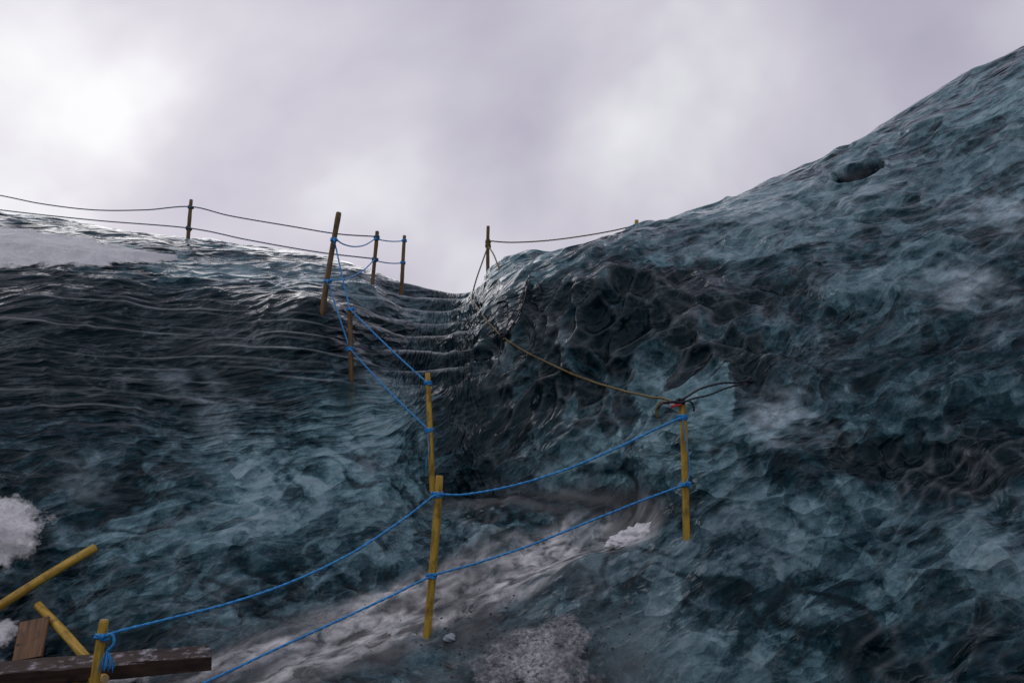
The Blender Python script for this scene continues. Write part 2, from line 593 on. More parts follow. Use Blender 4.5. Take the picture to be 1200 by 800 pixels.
ridge = np.maximum(ridge, 0.8 * DEEP * np.clip(rD - 0.72, 0, 1) * 2.2 * (0.3 + 0.7 * patchy))
ridge = soften(np.clip(ridge, 0, 1.3), 1) * (1 - 0.7 * w_calm)
cloud = 0.45 + 0.26 * fbm(P3 * np.array([0.75, 0.75, 1.1]) + 0.6 * warp, 101, 4, 0.55)
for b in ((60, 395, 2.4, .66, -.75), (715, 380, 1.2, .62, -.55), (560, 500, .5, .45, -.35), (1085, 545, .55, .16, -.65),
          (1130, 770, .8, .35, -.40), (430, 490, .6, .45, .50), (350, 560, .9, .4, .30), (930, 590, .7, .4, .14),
          (715, 590, .3, .10, -.4), (600, 577, .45, .09, -.5), (300, 320, 1.3, .3, .25), (900, 235, 1.2, .4, .28),  # the two ledge blobs paint shade into its undercuts
          (1150, 120, 1.0, .6, .28), (620, 312, .7, .35, .32), (200, 620, .9, .3, .16), (860, 300, .6, .3, .15), (560, 400, .25, .4, .15), (900, 700, 1.0, .35, .24), (1000, 640, .6, .3, .1), (800, 760, .5, .2, .2)):  # raised blobs near the crests paint the sky-facing slopes lighter
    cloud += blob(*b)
cloud += DEEP * (0.75 * (iD - 0.52) + 0.25 * (cD_ - 0.3)) + wr * (1 - DEEP) * (0.08 * (i1 - 0.5) + 0.18 * (i2 - 0.5) * amp2 + 0.25 * (c2_ - 0.28) * amp2 + 0.05)  # scallop hollows darkened and rims paled in the colour, following the relief
cloud += wl3 * (0.16 * (i3 - 0.5) + 0.34 * (c3_ - 0.28)) * amp2
cloud -= 0.5 * crack * (lowl + low_r)
cloud += wr * (1 - DEEP) * 0.20 * bands
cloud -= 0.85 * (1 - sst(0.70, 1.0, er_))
white = np.zeros(len(X))
for (px, py, r) in ((1135, 335, .19), (905, 495, .16), (590, 425, .10), (250, 490, .20), (430, 545, .13), (655, 398, .09),
                    (1180, 250, .2), (480, 455, .12), (205, 445, .16), (100, 560, .15), (640, 555, .12), (690, 570, .12)):
    s_ = spot(px, py, r)
    white += (1.0 if px > 850 else 0.35) * np.exp(-(s_ * np.maximum(0.55, 1 + 1.6 * fbm(np.stack([P3[:, 0] * 3 - 2 * P3[:, 2], P3[:, 1] * 3, P3[:, 2] * 8 + 3 * P3[:, 0]], 1), 107, 3))) ** 2)
dirt = w_track * np.clip(0.70 + 1.3 * fbm(np.stack([track_s * 6, tpar * 1.3, Z * 0], 1), 111, 3), 0, 1)
dirt = np.maximum(dirt, w_floor * np.clip(0.35 + 0.8 * fbm(P3 * 2.2, 113, 3), 0, 0.8))
dirt = np.maximum(dirt, blob(690, 580, .45, .07, .85))
dirt = np.maximum(dirt, blob(610, 598, .6, .06, .75))
slush = w_track * np.clip(0.70 + 1.6 * fbm(np.stack([track_s * 6 + 4, tpar * 0.8, Z * 0], 1), 117, 3, 0.5), 0, 1)
slush = np.maximum(slush, w_track * 0.9 * np.exp(-((track_s - 0.17) / 0.06) ** 2))
mauve = np.clip(0.18 + 0.8 * fbm(P3 * 0.6 + 3, 121, 3) + blob(960, 430, .6, .3, .2) + blob(60, 330, 3, .2, .3) - blob(430, 500, .9, .6, .4) - 0.5 * DEEP + blob(880, 640, 1.0, .4, .15), 0, 1)
fr_ = flow * np.array([3.4, 4.6, 6.6])
fu_ = level * np.array([1.5, 2.6, 8.5])
fl_l = level * np.array([3.0, 4.0, 7.0])
fd_ = P3 * np.array([6.0, 4.5, 4.4])
kr = np.clip(w_right + 0.5 * (1 - w_left - w_right), 0, 1)[:, None]
kz = zfade[:, None]
kd = DEEP[:, None]
facet = (fr_ * (1 - kd) + fd_ * kd) * kr + (fu_ * kz + fl_l * (1 - kz)) * (1 - kr) + warp * 0.55
pole_in = hitb(411, 445)
clear = np.clip(1.25 - np.sqrt(((X - pole_in.x) / 0.15) ** 2 + ((Z - pole_in.z + 0.16) / 0.28) ** 2 + ((Y - pole_in.y + 0.1) / 0.5) ** 2), 0, 1) * 0.75

me = bpy.data.meshes.new('glacier_ice')
me.vertices.add(len(X))
me.vertices.foreach_set('co', Pd.astype(np.float32).ravel())
idx = np.arange(NX * NY).reshape(NY, NX)
quads = np.stack([idx[:-1, :-1], idx[:-1, 1:], idx[1:, 1:], idx[1:, :-1]], 2).reshape(-1, 4)
me.loops.add(quads.size)
me.loops.foreach_set('vertex_index', quads.ravel().astype(np.int32))
me.polygons.add(len(quads))
me.polygons.foreach_set('loop_start', (np.arange(len(quads)) * 4).astype(np.int32))
me.polygons.foreach_set('use_smooth', np.ones(len(quads), bool))
me.update(calc_edges=True)
for nm, arr in (('ridge', ridge), ('cloud', cloud), ('white', white), ('dirt', dirt), ('slush', slush), ('mauve', mauve), ('clear', clear), ('deep', DEEP), ('along', tpar), ('across', track_s)):
    at_ = me.attributes.new(nm, 'FLOAT', 'POINT')
    at_.data.foreach_set('value', arr.astype(np.float32))
fv = me.attributes.new('facet', 'FLOAT_VECTOR', 'POINT')
fv.data.foreach_set('vector', facet.astype(np.float32).ravel())
ice = bpy.data.objects.new('glacier_ice', me)
COL.objects.link(ice)
ice['kind'] = 'structure'
ice['label'] = 'dark teal scalloped glacier ice banks with carved steps'
bpy.context.view_layer.update()


# ------------------------------------------------------------------ materials
def new_mat(name):
    m = bpy.data.materials.new(name)
    m.use_nodes = True
    t = m.node_tree
    b = t.nodes['Principled BSDF']
    return m, t, b


def ice_material():
    m, t, b = new_mat('glacier ice')
    A = {}
    for nm in ('ridge', 'cloud', 'white', 'dirt', 'slush', 'mauve', 'clear', 'deep', 'along', 'across'):
        A[nm] = N(t, 'ShaderNodeAttribute', attribute_name=nm).outputs['Fac']
    tc = N(t, 'ShaderNodeTexCoord')
    obj = tc.outputs['Object']
    mpn = N(t, 'ShaderNodeMapping')
    mpn.vector_type = 'TEXTURE'
    mpn.inputs['Scale'].default_value = (1.15, 1, 0.72)
    mpn.inputs['Rotation'].default_value = (0, math.radians(-34), 0)
    L(t, obj, mpn.inputs[0])
    ob = mpn.outputs[0]
    nA = N(t, 'ShaderNodeTexNoise', in_Scale=2.6, in_Detail=11.0, in_Roughness=0.62, in_Distortion=0.2)
    nB = N(t, 'ShaderNodeTexNoise', in_Scale=11.0, in_Detail=8.0, in_Roughness=0.66, in_Distortion=0.12)
    nC = N(t, 'ShaderNodeTexNoise', in_Scale=48.0, in_Detail=5.0, in_Roughness=0.75)
    for n in (nA, nB, nC):
        L(t, ob, n.inputs['Vector'])
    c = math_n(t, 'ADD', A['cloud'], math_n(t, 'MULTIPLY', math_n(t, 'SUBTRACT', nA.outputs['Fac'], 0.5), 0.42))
    c = math_n(t, 'ADD', c, math_n(t, 'MULTIPLY', math_n(t, 'SUBTRACT', nB.outputs['Fac'], 0.5), 0.55))
    c = math_n(t, 'ADD', c, math_n(t, 'MULTIPLY', math_n(t, 'SUBTRACT', nC.outputs['Fac'], 0.5), 0.40))
    # small melt facets: each its own clarity, bowl-shaped, with thin rims
    fa = N(t, 'ShaderNodeAttribute', attribute_name='facet').outputs['Vector']
    dn = N(t, 'ShaderNodeTexNoise', in_Scale=0.8, in_Detail=1.5, in_Roughness=0.5)
    L(t, fa, dn.inputs['Vector'])
    off = N(t, 'ShaderNodeVectorMath', operation='MULTIPLY_ADD')
    L(t, dn.outputs['Color'], off.inputs[0])
    off.inputs[1].default_value = (0.5, 0.5, 0.5)
    L(t, fa, off.inputs[2])
    V1 = N(t, 'ShaderNodeTexVoronoi', in_Scale=1.45)
    V2 = N(t, 'ShaderNodeTexVoronoi', in_Scale=3.3)
    E1 = N(t, 'ShaderNodeTexVoronoi', in_Scale=1.45, feature='DISTANCE_TO_EDGE')
    E2 = N(t, 'ShaderNodeTexVoronoi', in_Scale=3.3, feature='DISTANCE_TO_EDGE')
    for vv in (V1, V2, E1, E2):
        L(t, off.outputs[0], vv.inputs['Vector'])

    def rnd(v):
        sx = N(t, 'ShaderNodeSeparateColor')
        L(t, v.outputs['Color'], sx.inputs[0])
        return sx.outputs[0]
    calm = math_n(t, 'SUBTRACT', 1.0, math_n(t, 'MAXIMUM', math_n(t, 'MAXIMUM', A['dirt'], A['slush']), math_n(t, 'MULTIPLY', A['deep'], 0.5)), True)
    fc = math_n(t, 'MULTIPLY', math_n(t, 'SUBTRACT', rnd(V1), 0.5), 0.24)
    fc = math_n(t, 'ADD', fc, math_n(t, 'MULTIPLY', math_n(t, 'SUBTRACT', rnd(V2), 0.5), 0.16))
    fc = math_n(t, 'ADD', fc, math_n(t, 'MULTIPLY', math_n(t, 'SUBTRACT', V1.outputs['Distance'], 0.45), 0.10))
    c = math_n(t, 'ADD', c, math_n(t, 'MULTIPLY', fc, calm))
    # windows of clear dark ice with crisp borders
    mpw = N(t, 'ShaderNodeMapping')
    mpw.vector_type = 'TEXTURE'
    mpw.inputs['Scale'].default_value = (1.0, 1.0, 0.55)
    mpw.inputs['Rotation'].default_value = (0, math.radians(-28), 0)
    L(t, obj, mpw.inputs[0])
    nW = N(t, 'ShaderNodeTexNoise', in_Scale=3.6, in_Detail=6.0, in_Roughness=0.58, in_Distortion=0.3)
    L(t, mpw.outputs[0], nW.inputs['Vector'])
    win = ramp(t, [(0.545, 0.0), (0.60, 0.16)])
    L(t, nW.outputs['Fac'], win.inputs[0])
    c = math_n(t, 'SUBTRACT', c, win.outputs[0])
    c = math_n(t, 'ADD', math_n(t, 'MULTIPLY', math_n(t, 'SUBTRACT', c, 0.45), 1.28), 0.385)
    cr = ramp(t, [(0.15, (0.0006, 0.0080, 0.0112)), (0.36, (0.006, 0.030, 0.040)), (0.56, (0.044, 0.098, 0.116)), (0.80, (0.130, 0.250, 0.278)), (1.0, (0.25, 0.38, 0.41))])
    L(t, c, cr.inputs[0])
    gr = ramp(t, [(0.15, (0.0010, 0.0075, 0.0105)), (0.36, (0.013, 0.028, 0.037)), (0.56, (0.062, 0.098, 0.120)), (0.85, (0.17, 0.195, 0.215)), (1.0, (0.24, 0.27, 0.30))])
    L(t, c, gr.inputs[0])
    col = mixc(t, A['mauve'], cr.outputs[0], gr.outputs[0])
    # thin pale veins
    for (sc, rot, str_, w) in ((2.0, -10, 0.30, 0.010), (3.0, -40, 0.18, 0.009)):
        vn = N(t, 'ShaderNodeTexNoise', in_Scale=sc, in_Detail=5.0, in_Roughness=0.55, in_Distortion=0.5)
        mp2 = N(t, 'ShaderNodeMapping')
        mp2.vector_type = 'TEXTURE'
        mp2.inputs['Scale'].default_value = (1.4, 1.2, 0.5)
        mp2.inputs['Rotation'].default_value = (0, math.radians(rot), 0)
        L(t, obj, mp2.inputs[0])
        L(t, mp2.outputs[0], vn.inputs['Vector'])
        v = math_n(t, 'ABSOLUTE', math_n(t, 'SUBTRACT', vn.outputs['Fac'], 0.5))
        vr = ramp(t, [(0.0, 1.0), (w, 0.25), (w * 3, 0.0)])
        L(t, v, vr.inputs[0])
        pr = ramp(t, [(0.42, 0.0), (0.62, 1.0)])
        L(t, nA.outputs['Fac'], pr.inputs[0])
        vm = math_n(t, 'MULTIPLY', vr.outputs[0], math_n(t, 'MULTIPLY', pr.outputs[0], str_))
        col = mixc(t, vm, col, (0.26, 0.33, 0.36))
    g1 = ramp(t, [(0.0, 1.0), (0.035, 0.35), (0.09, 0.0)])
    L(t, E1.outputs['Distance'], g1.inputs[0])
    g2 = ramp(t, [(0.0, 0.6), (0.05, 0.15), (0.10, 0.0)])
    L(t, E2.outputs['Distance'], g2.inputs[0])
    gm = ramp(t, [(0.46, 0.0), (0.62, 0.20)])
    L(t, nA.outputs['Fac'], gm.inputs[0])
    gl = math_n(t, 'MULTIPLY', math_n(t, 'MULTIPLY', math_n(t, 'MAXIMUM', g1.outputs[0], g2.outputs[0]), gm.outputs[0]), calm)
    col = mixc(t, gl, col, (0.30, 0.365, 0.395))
    rr = math_n(t, 'MULTIPLY', A['ridge'], math_n(t, 'ADD', math_n(t, 'MULTIPLY', nB.outputs['Fac'], 1.2), 0.05), True)
    col = mixc(t, rr, col, (0.58, 0.63, 0.66))
    wr_ = math_n(t, 'MULTIPLY', A['white'], math_n(t, 'MULTIPLY', math_n(t, 'SUBTRACT', nB.outputs['Fac'], 0.22), 2.6), True)
    col = mixc(t, wr_, col, (0.42, 0.53, 0.58))
    # silt and slush of the track
    dcol = mixc(t, nA.outputs['Fac'], (0.042, 0.040, 0.038), (0.22, 0.215, 0.21))
    df = math_n(t, 'MULTIPLY', A['dirt'], math_n(t, 'ADD', nB.outputs['Fac'], 0.35), True)
    col = mixc(t, df, col, dcol)
    cv_ = N(t, 'ShaderNodeCombineXYZ')
    L(t, math_n(t, 'MULTIPLY', A['across'], 7.5), cv_.inputs[0])
    L(t, math_n(t, 'MULTIPLY', A['along'], 2.2), cv_.inputs[1])
    nS = N(t, 'ShaderNodeTexNoise', in_Scale=1.5, in_Detail=8.0, in_Roughness=0.62, in_Distortion=0.5)
    L(t, cv_.outputs[0], nS.inputs['Vector'])
    rs = ramp(t, [(0.38, 0.05), (0.63, 0.95)])
    L(t, nS.outputs['Fac'], rs.inputs[0])
    sf_ = math_n(t, 'MULTIPLY', A['slush'], math_n(t, 'MULTIPLY', rs.outputs[0], math_n(t, 'ADD', nB.outputs['Fac'], 0.4)), True)
    col = mixc(t, sf_, col, (0.82, 0.82, 0.81))
    vo = N(t, 'ShaderNodeTexVoronoi', in_Scale=30.0)
    L(t, obj, vo.inputs['Vector'])
    sp = ramp(t, [(0.12, 1.0), (0.24, 0.0)])
    L(t, vo.outputs['Distance'], sp.inputs[0])
    spf = math_n(t, 'MULTIPLY', sp.outputs[0], math_n(t, 'MULTIPLY', math_n(t, 'GREATER_THAN', nA.outputs['Fac'], 0.53), 0.75))
    spf = math_n(t, 'MULTIPLY', spf, math_n(t, 'ADD', A['dirt'], 0.06, True))
    col = mixc(t, spf, col, (0.012, 0.012, 0.014))
    L(t, col, b.inputs['Base Color'])
    rg = ramp(t, [(0.35, 0.04), (0.7, 0.13)])
    L(t, nA.outputs['Fac'], rg.inputs[0])
    rough = math_n(t, 'ADD', rg.outputs[0], math_n(t, 'MULTIPLY', math_n(t, 'ADD', math_n(t, 'ADD', A['dirt'], A['slush']), A['ridge']), 0.55), True)
    L(t, rough, b.inputs['Roughness'])
    b.inputs['IOR'].default_value = 1.31
    b.inputs['Specular IOR Level'].default_value = 0.30
    b.inputs['Specular Tint'].default_value = (0.52, 0.86, 1.0, 1)
    bf = N(t, 'ShaderNodeBump', in_Strength=0.85, in_Distance=0.07)
    hgt = math_n(t, 'ADD', math_n(t, 'MULTIPLY', math_n(t, 'POWER', V1.outputs['Distance'], 1.6), 0.8), math_n(t, 'MULTIPLY', math_n(t, 'POWER', V2.outputs['Distance'], 1.6), 0.20))
    L(t, math_n(t, 'MULTIPLY', hgt, calm), bf.inputs['Height'])
    bm1 = N(t, 'ShaderNodeBump', in_Strength=0.05, in_Distance=0.02)
    L(t, bf.outputs[0], bm1.inputs['Normal'])
    L(t, nB.outputs['Fac'], bm1.inputs['Height'])
    bm2 = N(t, 'ShaderNodeBump', in_Strength=0.08, in_Distance=0.006)
    L(t, nC.outputs['Fac'], bm2.inputs['Height'])
    L(t, bm1.outputs[0], bm2.inputs['Normal'])
    L(t, bm2.outputs[0], b.inputs['Normal'])
    # a small window of clear ice where a driven pole shows below the surface
    tr = N(t, 'ShaderNodeBsdfTransparent')
    tr.inputs[0].default_value = (0.62, 0.80, 0.84, 1)
    ms = N(t, 'ShaderNodeMixShader')
    L(t, A['clear'], ms.inputs[0])
    L(t, b.outputs[0], ms.inputs[1])
    L(t, tr.outputs[0], ms.inputs[2])
    L(t, ms.outputs[0], t.nodes['Material Output'].inputs['Surface'])
    return m


me.materials.append(ice_material())
#DETAILS
# ------------------------------------------------------------------ helpers for things on the ice
def hit(px, py):
    """the point of the finished ice surface seen along a line of sight"""
    r_ = ray(px, py)
    ok, loc, nor, _ = ice.ray_cast(CAM, r_.normalized())
    if not ok:
        loc = hitb(px, py)
        nor = Vector((0, 0, 1))
    return loc.copy(), nor.copy()


def drop(x, y):
    ok, loc, nor, _ = ice.ray_cast(Vector((x, y, 20)), Vector((0, 0, -1)))
    return loc.copy()


def mesh_obj(name, verts, faces, mat, parent=None, smooth=True):
    m = bpy.data.meshes.new(name)
    m.from_pydata([tuple(v) for v in verts], [], faces)
    m.update()
    if smooth:
        m.polygons.foreach_set('use_smooth', [True] * len(m.polygons))
    m.materials.append(mat)
    o = bpy.data.objects.new(name, m)
    COL.objects.link(o)
    if parent:
        o.parent = parent
    return o


def tag(o, label, cat, group=None):
    o['label'] = label
    o['category'] = cat
    if group:
        o['group'] = group


def frame_of(ax):
    ax = ax.normalized()
    h = Vector((0, 0, 1)) if abs(ax.z) < 0.9 else Vector((1, 0, 0))
    u = ax.cross(h).normalized()
    return u, ax.cross(u).normalized()


def wood_material(name, c1, c2, c3):
    m, t, b = new_mat(name)
    tc = N(t, 'ShaderNodeTexCoord')
    mp_ = N(t, 'ShaderNodeMapping')
    mp_.inputs['Scale'].default_value = (18, 18, 1.6)
    L(t, tc.outputs['Object'], mp_.inputs[0])
    n = N(t, 'ShaderNodeTexNoise', in_Scale=2.5, in_Detail=6.0, in_Roughness=0.65)
    L(t, mp_.outputs[0], n.inputs['Vector'])
    n2 = N(t, 'ShaderNodeTexNoise', in_Scale=7.0, in_Detail=5.0, in_Roughness=0.6)
    L(t, tc.outputs['Object'], n2.inputs['Vector'])
    r = ramp(t, [(0.30, c1), (0.52, c2), (0.75, c3)])
    L(t, n.outputs['Fac'], r.inputs[0])
    st = ramp(t, [(0.51, 0.0), (0.68, 0.85)])
    L(t, n2.outputs['Fac'], st.inputs[0])
    col = mixc(t, st.outputs[0], r.outputs[0], tuple(v * 0.35 for v in c1))
    vo = N(t, 'ShaderNodeTexVoronoi', in_Scale=9.0)
    L(t, tc.outputs['Object'], vo.inputs['Vector'])
    kn = ramp(t, [(0.05, 1.0), (0.12, 0.0)])
    L(t, vo.outputs['Distance'], kn.inputs[0])
    col = mixc(t, kn.outputs[0], col, (0.03, 0.018, 0.008))
    L(t, col, b.inputs['Base Color'])
    b.inputs['Roughness'].default_value = 0.5
    bp = N(t, 'ShaderNodeBump', in_Strength=0.4, in_Distance=0.004)
    L(t, n.outputs['Fac'], bp.inputs['Height'])
    L(t, bp.outputs[0], b.inputs['Normal'])
    return m


YEL = wood_material('yellowed pole wood', (0.20, 0.110, 0.014), (0.50, 0.315, 0.036), (0.70, 0.48, 0.085))
OCH = wood_material('backlit brown weathered pole wood', (0.055, 0.032, 0.010), (0.15, 0.088, 0.022), (0.26, 0.16, 0.045))  # brown wood, darkened further in colour for poles seen against the light
CUT = wood_material('cut pole end', (0.22, 0.15, 0.07), (0.38, 0.27, 0.13), (0.50, 0.38, 0.20))
BRN = wood_material('brown board', (0.065, 0.030, 0.012), (0.16, 0.078, 0.028), (0.25, 0.135, 0.05))


def fibre_material(name, c1, c2, rough=0.55):
    m, t, b = new_mat(name)
    tc = N(t, 'ShaderNodeTexCoord')
    n = N(t, 'ShaderNodeTexNoise', in_Scale=45.0, in_Detail=5.0, in_Roughness=0.7)
    L(t, tc.outputs['Object'], n.inputs['Vector'])
    r = ramp(t, [(0.35, c1), (0.65, c2)])
    L(t, n.outputs['Fac'], r.inputs[0])
    L(t, r.outputs[0], b.inputs['Base Color'])
    b.inputs['Roughness'].default_value = rough
    bp = N(t, 'ShaderNodeBump', in_Strength=0.5, in_Distance=0.003)
    L(t, n.outputs['Fac'], bp.inputs['Height'])
    L(t, bp.outputs[0], b.inputs['Normal'])
    return m


BLUE = fibre_material('blue rope fibre', (0.008, 0.17, 0.47), (0.035, 0.37, 0.80))
BACKLIT = fibre_material('backlit blue rope fibre', (0.03, 0.07, 0.13), (0.07, 0.13, 0.20))  # blue rope darkened in its colour to look backlit
GOLD = fibre_material('golden rope fibre', (0.075, 0.052, 0.010), (0.20, 0.14, 0.030))
DUSK = fibre_material('dark cord fibre', (0.006, 0.008, 0.014), (0.022, 0.026, 0.040))
REDW = fibre_material('red webbing', (0.45, 0.02, 0.015), (0.70, 0.05, 0.03))


def pole(name, base, top, r0, mat, seed, chamfer=True, sides=14, rings=18, knots=True):
    """a slightly crooked, tapering round pole from base to top; origin at its base"""
    rg = random.Random(seed)
    ax = top - base
    ln = ax.length
    u, v = frame_of(ax)
    a = ax.normalized()
    ph = rg.random() * 6.3
    vs, fs = [], []
    prof = [(k / (rings - 1), 1.0) for k in range(rings)]
    prof = prof[:-1] + [(1 - 0.008 / ln, 1.0), (1.0, 0.84 if chamfer else 0.97)]
    nodes = [rg.random() for _ in range(4)]
    for t_, sc in prof:
        wob = u * (math.sin(t_ * 4.1 + ph) * 0.006 * ln) + v * (math.cos(t_ * 3.3 + ph) * 0.005 * ln)
        c = a * (ln * t_) + wob * (1 - abs(2 * t_ - 1) ** 4)
        bump = sum(0.07 * math.exp(-((t_ - n_) / 0.012) ** 2) for n_ in nodes) if knots else 0
        for k in range(sides):
            an = 2 * math.pi * k / sides
            rr = r0 * (1.04 - 0.09 * t_) * sc * (1 + bump + 0.045 * math.sin(2 * an + ph + 5 * t_) + 0.03 * math.sin(3 * an - 7 * t_))
            vs.append(c + u * (rr * math.cos(an)) + v * (rr * math.sin(an)))
    n = len(prof)
    for j in range(n - 1):
        for k in range(sides):
            fs.append((j * sides + k, j * sides + (k + 1) % sides, (j + 1) * sides + (k + 1) % sides, (j + 1) * sides + k))
    fs.append(tuple(range(sides))[::-1])
    fs.append(tuple((n - 1) * sides + k for k in range(sides)))
    # local frame: z along the pole so that the grain runs lengthwise
    M = Matrix((u, v, a)).transposed().to_4x4()
    Mi = M.inverted()
    o = mesh_obj(name, [Mi @ p for p in vs], fs, mat)
    o.matrix_world = Matrix.Translation(base) @ M
    # sawn face, a hair proud of the end
    cv = [Vector((0.80 * r0 * 0.97 * math.cos(2 * math.pi * k / sides), 0.80 * r0 * 0.97 * math.sin(2 * math.pi * k / sides), ln + 0.0015)) for k in range(sides)]
    cv.append(Vector((0, 0, ln + 0.002)))
    mesh_obj('cut_end', cv, [(k, (k + 1) % sides, sides) for k in range(sides)], CUT, o, False)
    return o


class Post:
    pass


def fence_post(bpx, tpx, r0, mat, label, seed, sink=0.35, dep=None, base=None):
    p = Post()
    p.base = base if base is not None else hit(*bpx)[0]
    r_ = ray(*tpx)
    p.top = CAM + r_ * ((p.base.y + (dep or 0)) / r_.y)
    p.r = r0
    d = (p.top - p.base).normalized()
    p.obj = pole('fence_post', p.base - d * sink, p.top, r0, mat, seed)
    tag(p.obj, label, 'fence post', 'poles of the rope fence')
    return p


def on_post(p, py):
    """the point of a post's axis at a given height in the picture"""
    lo, hi = -0.6, 1.1
    for _ in range(40):
        m_ = (lo + hi) / 2
        q = p.base.lerp(p.top, m_) if 0 <= m_ <= 1 else p.base + (p.top - p.base) * m_
        v = q - CAM
        y = 400 - F * v.dot(UP) / v.dot(FW)
        if y > py:
            lo = m_
        else:
            hi = m_
    return p.base + (p.top - p.base) * lo


def span(A, B, pix, clear=None):
    """points between A and B in the vertical plane through both, at the picture heights given"""
    n = Vector((B.y - A.y, A.x - B.x, 0))
    out = []
    for px, py in pix:
        r_ = ray(px, py)
        d = n.dot(A - CAM) / n.dot(r_)
        if clear is not None:
            h, _ = hit(px, py)
            d = min(d, (h - CAM).dot(FW) - clear)
        out.append(CAM + r_ * d)
    return out


def sag(A, B, drop_, n=7):
    return [A.lerp(B, k / (n + 1)) - Vector((0, 0, drop_ * 4 * (k / (n + 1)) * (1 - k / (n + 1)))) for k in range(1, n + 1)]


def smooth_path(P, step):
    """Catmull-Rom through the points, sampled about every step"""
    out = []
    Q = [P[0] * 2 - P[1]] + list(P) + [P[-1] * 2 - P[-2]]
    for k in range(1, len(Q) - 2):
        p0, p1, p2, p3 = Q[k - 1:k + 3]
        n = max(2, int((p2 - p1).length / step))
        for j in range(n):
            t_ = j / n
            out.append(0.5 * ((2 * p1) + (p2 - p0) * t_ + (2 * p0 - 5 * p1 + 4 * p2 - p3) * t_ ** 2 + (3 * p1 - p0 - 3 * p2 + p3) * t_ ** 3))
    out.append(Q[-2])
    return out


def strand(name, P, r0, mat, parent=None, pitch=0.055, step=0.012, sides=9, lay=0.20):
    """a laid rope: three-lobed section that turns along its length"""
    S = smooth_path(P, step)
    vs, fs = [], []
    s_ = 0.0
    u = None
    for k, c in enumerate(S):
        a = (S[min(k + 1, len(S) - 1)] - S[max(k - 1, 0)]).normalized()
        if u is None:
            u, _ = frame_of(a)
        u = (u - a * a.dot(u)).normalized()
        v = a.cross(u)
        if k:
            s_ += (c - S[k - 1]).length
        ph = 2 * math.pi * s_ / (pitch * 3)
        for j in range(sides):
            an = 2 * math.pi * j / sides
            rr = r0 * (1 + lay * math.cos(3 * (an - ph)))
            vs.append(c + u * (rr * math.cos(an)) + v * (rr * math.sin(an)))
    n = len(S)
    for k in range(n - 1):
        for j in range(sides):
            fs.append((k * sides + j, k * sides + (j + 1) % sides, (k + 1) * sides + (j + 1) % sides, (k + 1) * sides + j))
    fs.append(tuple(range(sides))[::-1])
    fs.append(tuple((n - 1) * sides + j for j in range(sides)))
    return mesh_obj(name, vs, fs, mat, parent)


def knot(p, c, r0, mat, rope, turns=2.6, seed=0):
    """turns of rope wound round a post"""
    rg = random.Random(seed)
    a = (p.top - p.base).normalized()
    u, v = frame_of(a)
    R = p.r + r0 * 0.75
    P = []
    n = int(turns * 10)
    tilt_ = rg.uniform(-0.25, 0.25)
    for k in range(n + 1):
        an = 2 * math.pi * turns * k / n + rg.random() * 0.05 + seed
        h = (k / n - 0.5) * r0 * 2.1 * turns * 0.8
        P.append(c + a * (h + R * tilt_ * math.cos(an)) + (u * math.cos(an) + v * math.sin(an)) * (R + 0.002 * math.sin(k)))
    o = strand('knot', P, r0, mat, rope, step=0.008)
    # hitch lump
    bx_ = c + (u * math.cos(seed) + v * math.sin(seed)) * (R + r0 * 0.4)
    lump = [bx_ + a * (0.014 * math.sin(q * 1.7)) + u * (0.008 * math.cos(q * 2.3)) + v * (0.008 * math.sin(q * 1.1)) for q in range(6)]
    strand('hitch', lump, r0 * 0.95, mat, o, step=0.006)
    return o


def side_of(p, c, toward, r0):
    """where a rope leaves a post on the side that faces the camera"""
    d = (CAM - c)
    d.z = 0
    t_ = (toward - c)
    t_.z = 0
    w = (d.normalized() * 0.6 + t_.normalized() * 0.8).normalized()
    return c + w * (p.r + r0)


# ------------------------------------------------------------------ fence posts
P1 = fence_post((500, 744), (515, 557), 0.0265, YEL, 'yellow wooden pole at the lower edge of the slushy track, tied with two blue ropes', 1)
P2 = fence_post((806, 628), (799, 471), 0.0250, YEL, 'yellow pole against the right ice wall with dark cords at its tip', 2)
P3 = fence_post((506, 576), (501, 437), 0.0250, YEL, 'ochre pole standing in the ice below the lowest carved step', 3)
P4 = fence_post((411, 442), (410, 358), 0.0235, OCH, 'brown pole sunk into clear pale ice on the left bank beside the steps', 4, sink=0.62)
P5 = fence_post((378, 366), (397, 249), 0.0280, OCH, 'leaning thick brown pole at the brow of the left bank', 5)
P6 = fence_post((437, 333), (442, 271), 0.0245, OCH, 'dark upright pole halfway between the leaning pole and the skyline pole at the notch', 6)
b7 = at(470, 328, 10.6)
P7 = fence_post(None, (474, 276), 0.0250, OCH, 'thin dark pole on the skyline where the ropes end beside the notch', 7, base=drop(b7.x, b7.y))
P8 = fence_post((220, 279), (224, 234), 0.0250, OCH, 'lone pole on the crest of the left bank beyond the grey snow', 8)
P9 = fence_post((-170, 238), (-168, 188), 0.0250, OCH, 'pole farther along the left crest where the dark ropes continue', 9, base=drop(at(-170, 238, 13).x, at(-170, 238, 13).y - 0.6))
# beyond the right shoulder: two poles whose feet the crest hides
b10 = at(572, 330, 10.6)
b10 = drop(b10.x, b10.y)
P10 = fence_post(None, (572, 265), 0.0245, OCH, 'upright pole on the right shoulder beside the notch holding the yellow rope', 10, base=b10)
b11 = at(745, 275, 10.9)
b11 = drop(b11.x, b11.y)
P11 = fence_post(None, (746, 258), 0.0300, YEL, 'short pole tip poking above the crest of the right slope', 11, base=b11)
# the post at the debris, foot below the frame
f0 = drop(at(103, 860, 4.0).x, at(103, 860, 4.0).y)
P0 = fence_post(None, (122, 726), 0.0250, YEL, 'yellow pole with a frayed blue knot in front of the long beam', 12, base=f0)

# ------------------------------------------------------------------ ropes
RB = 0.0070


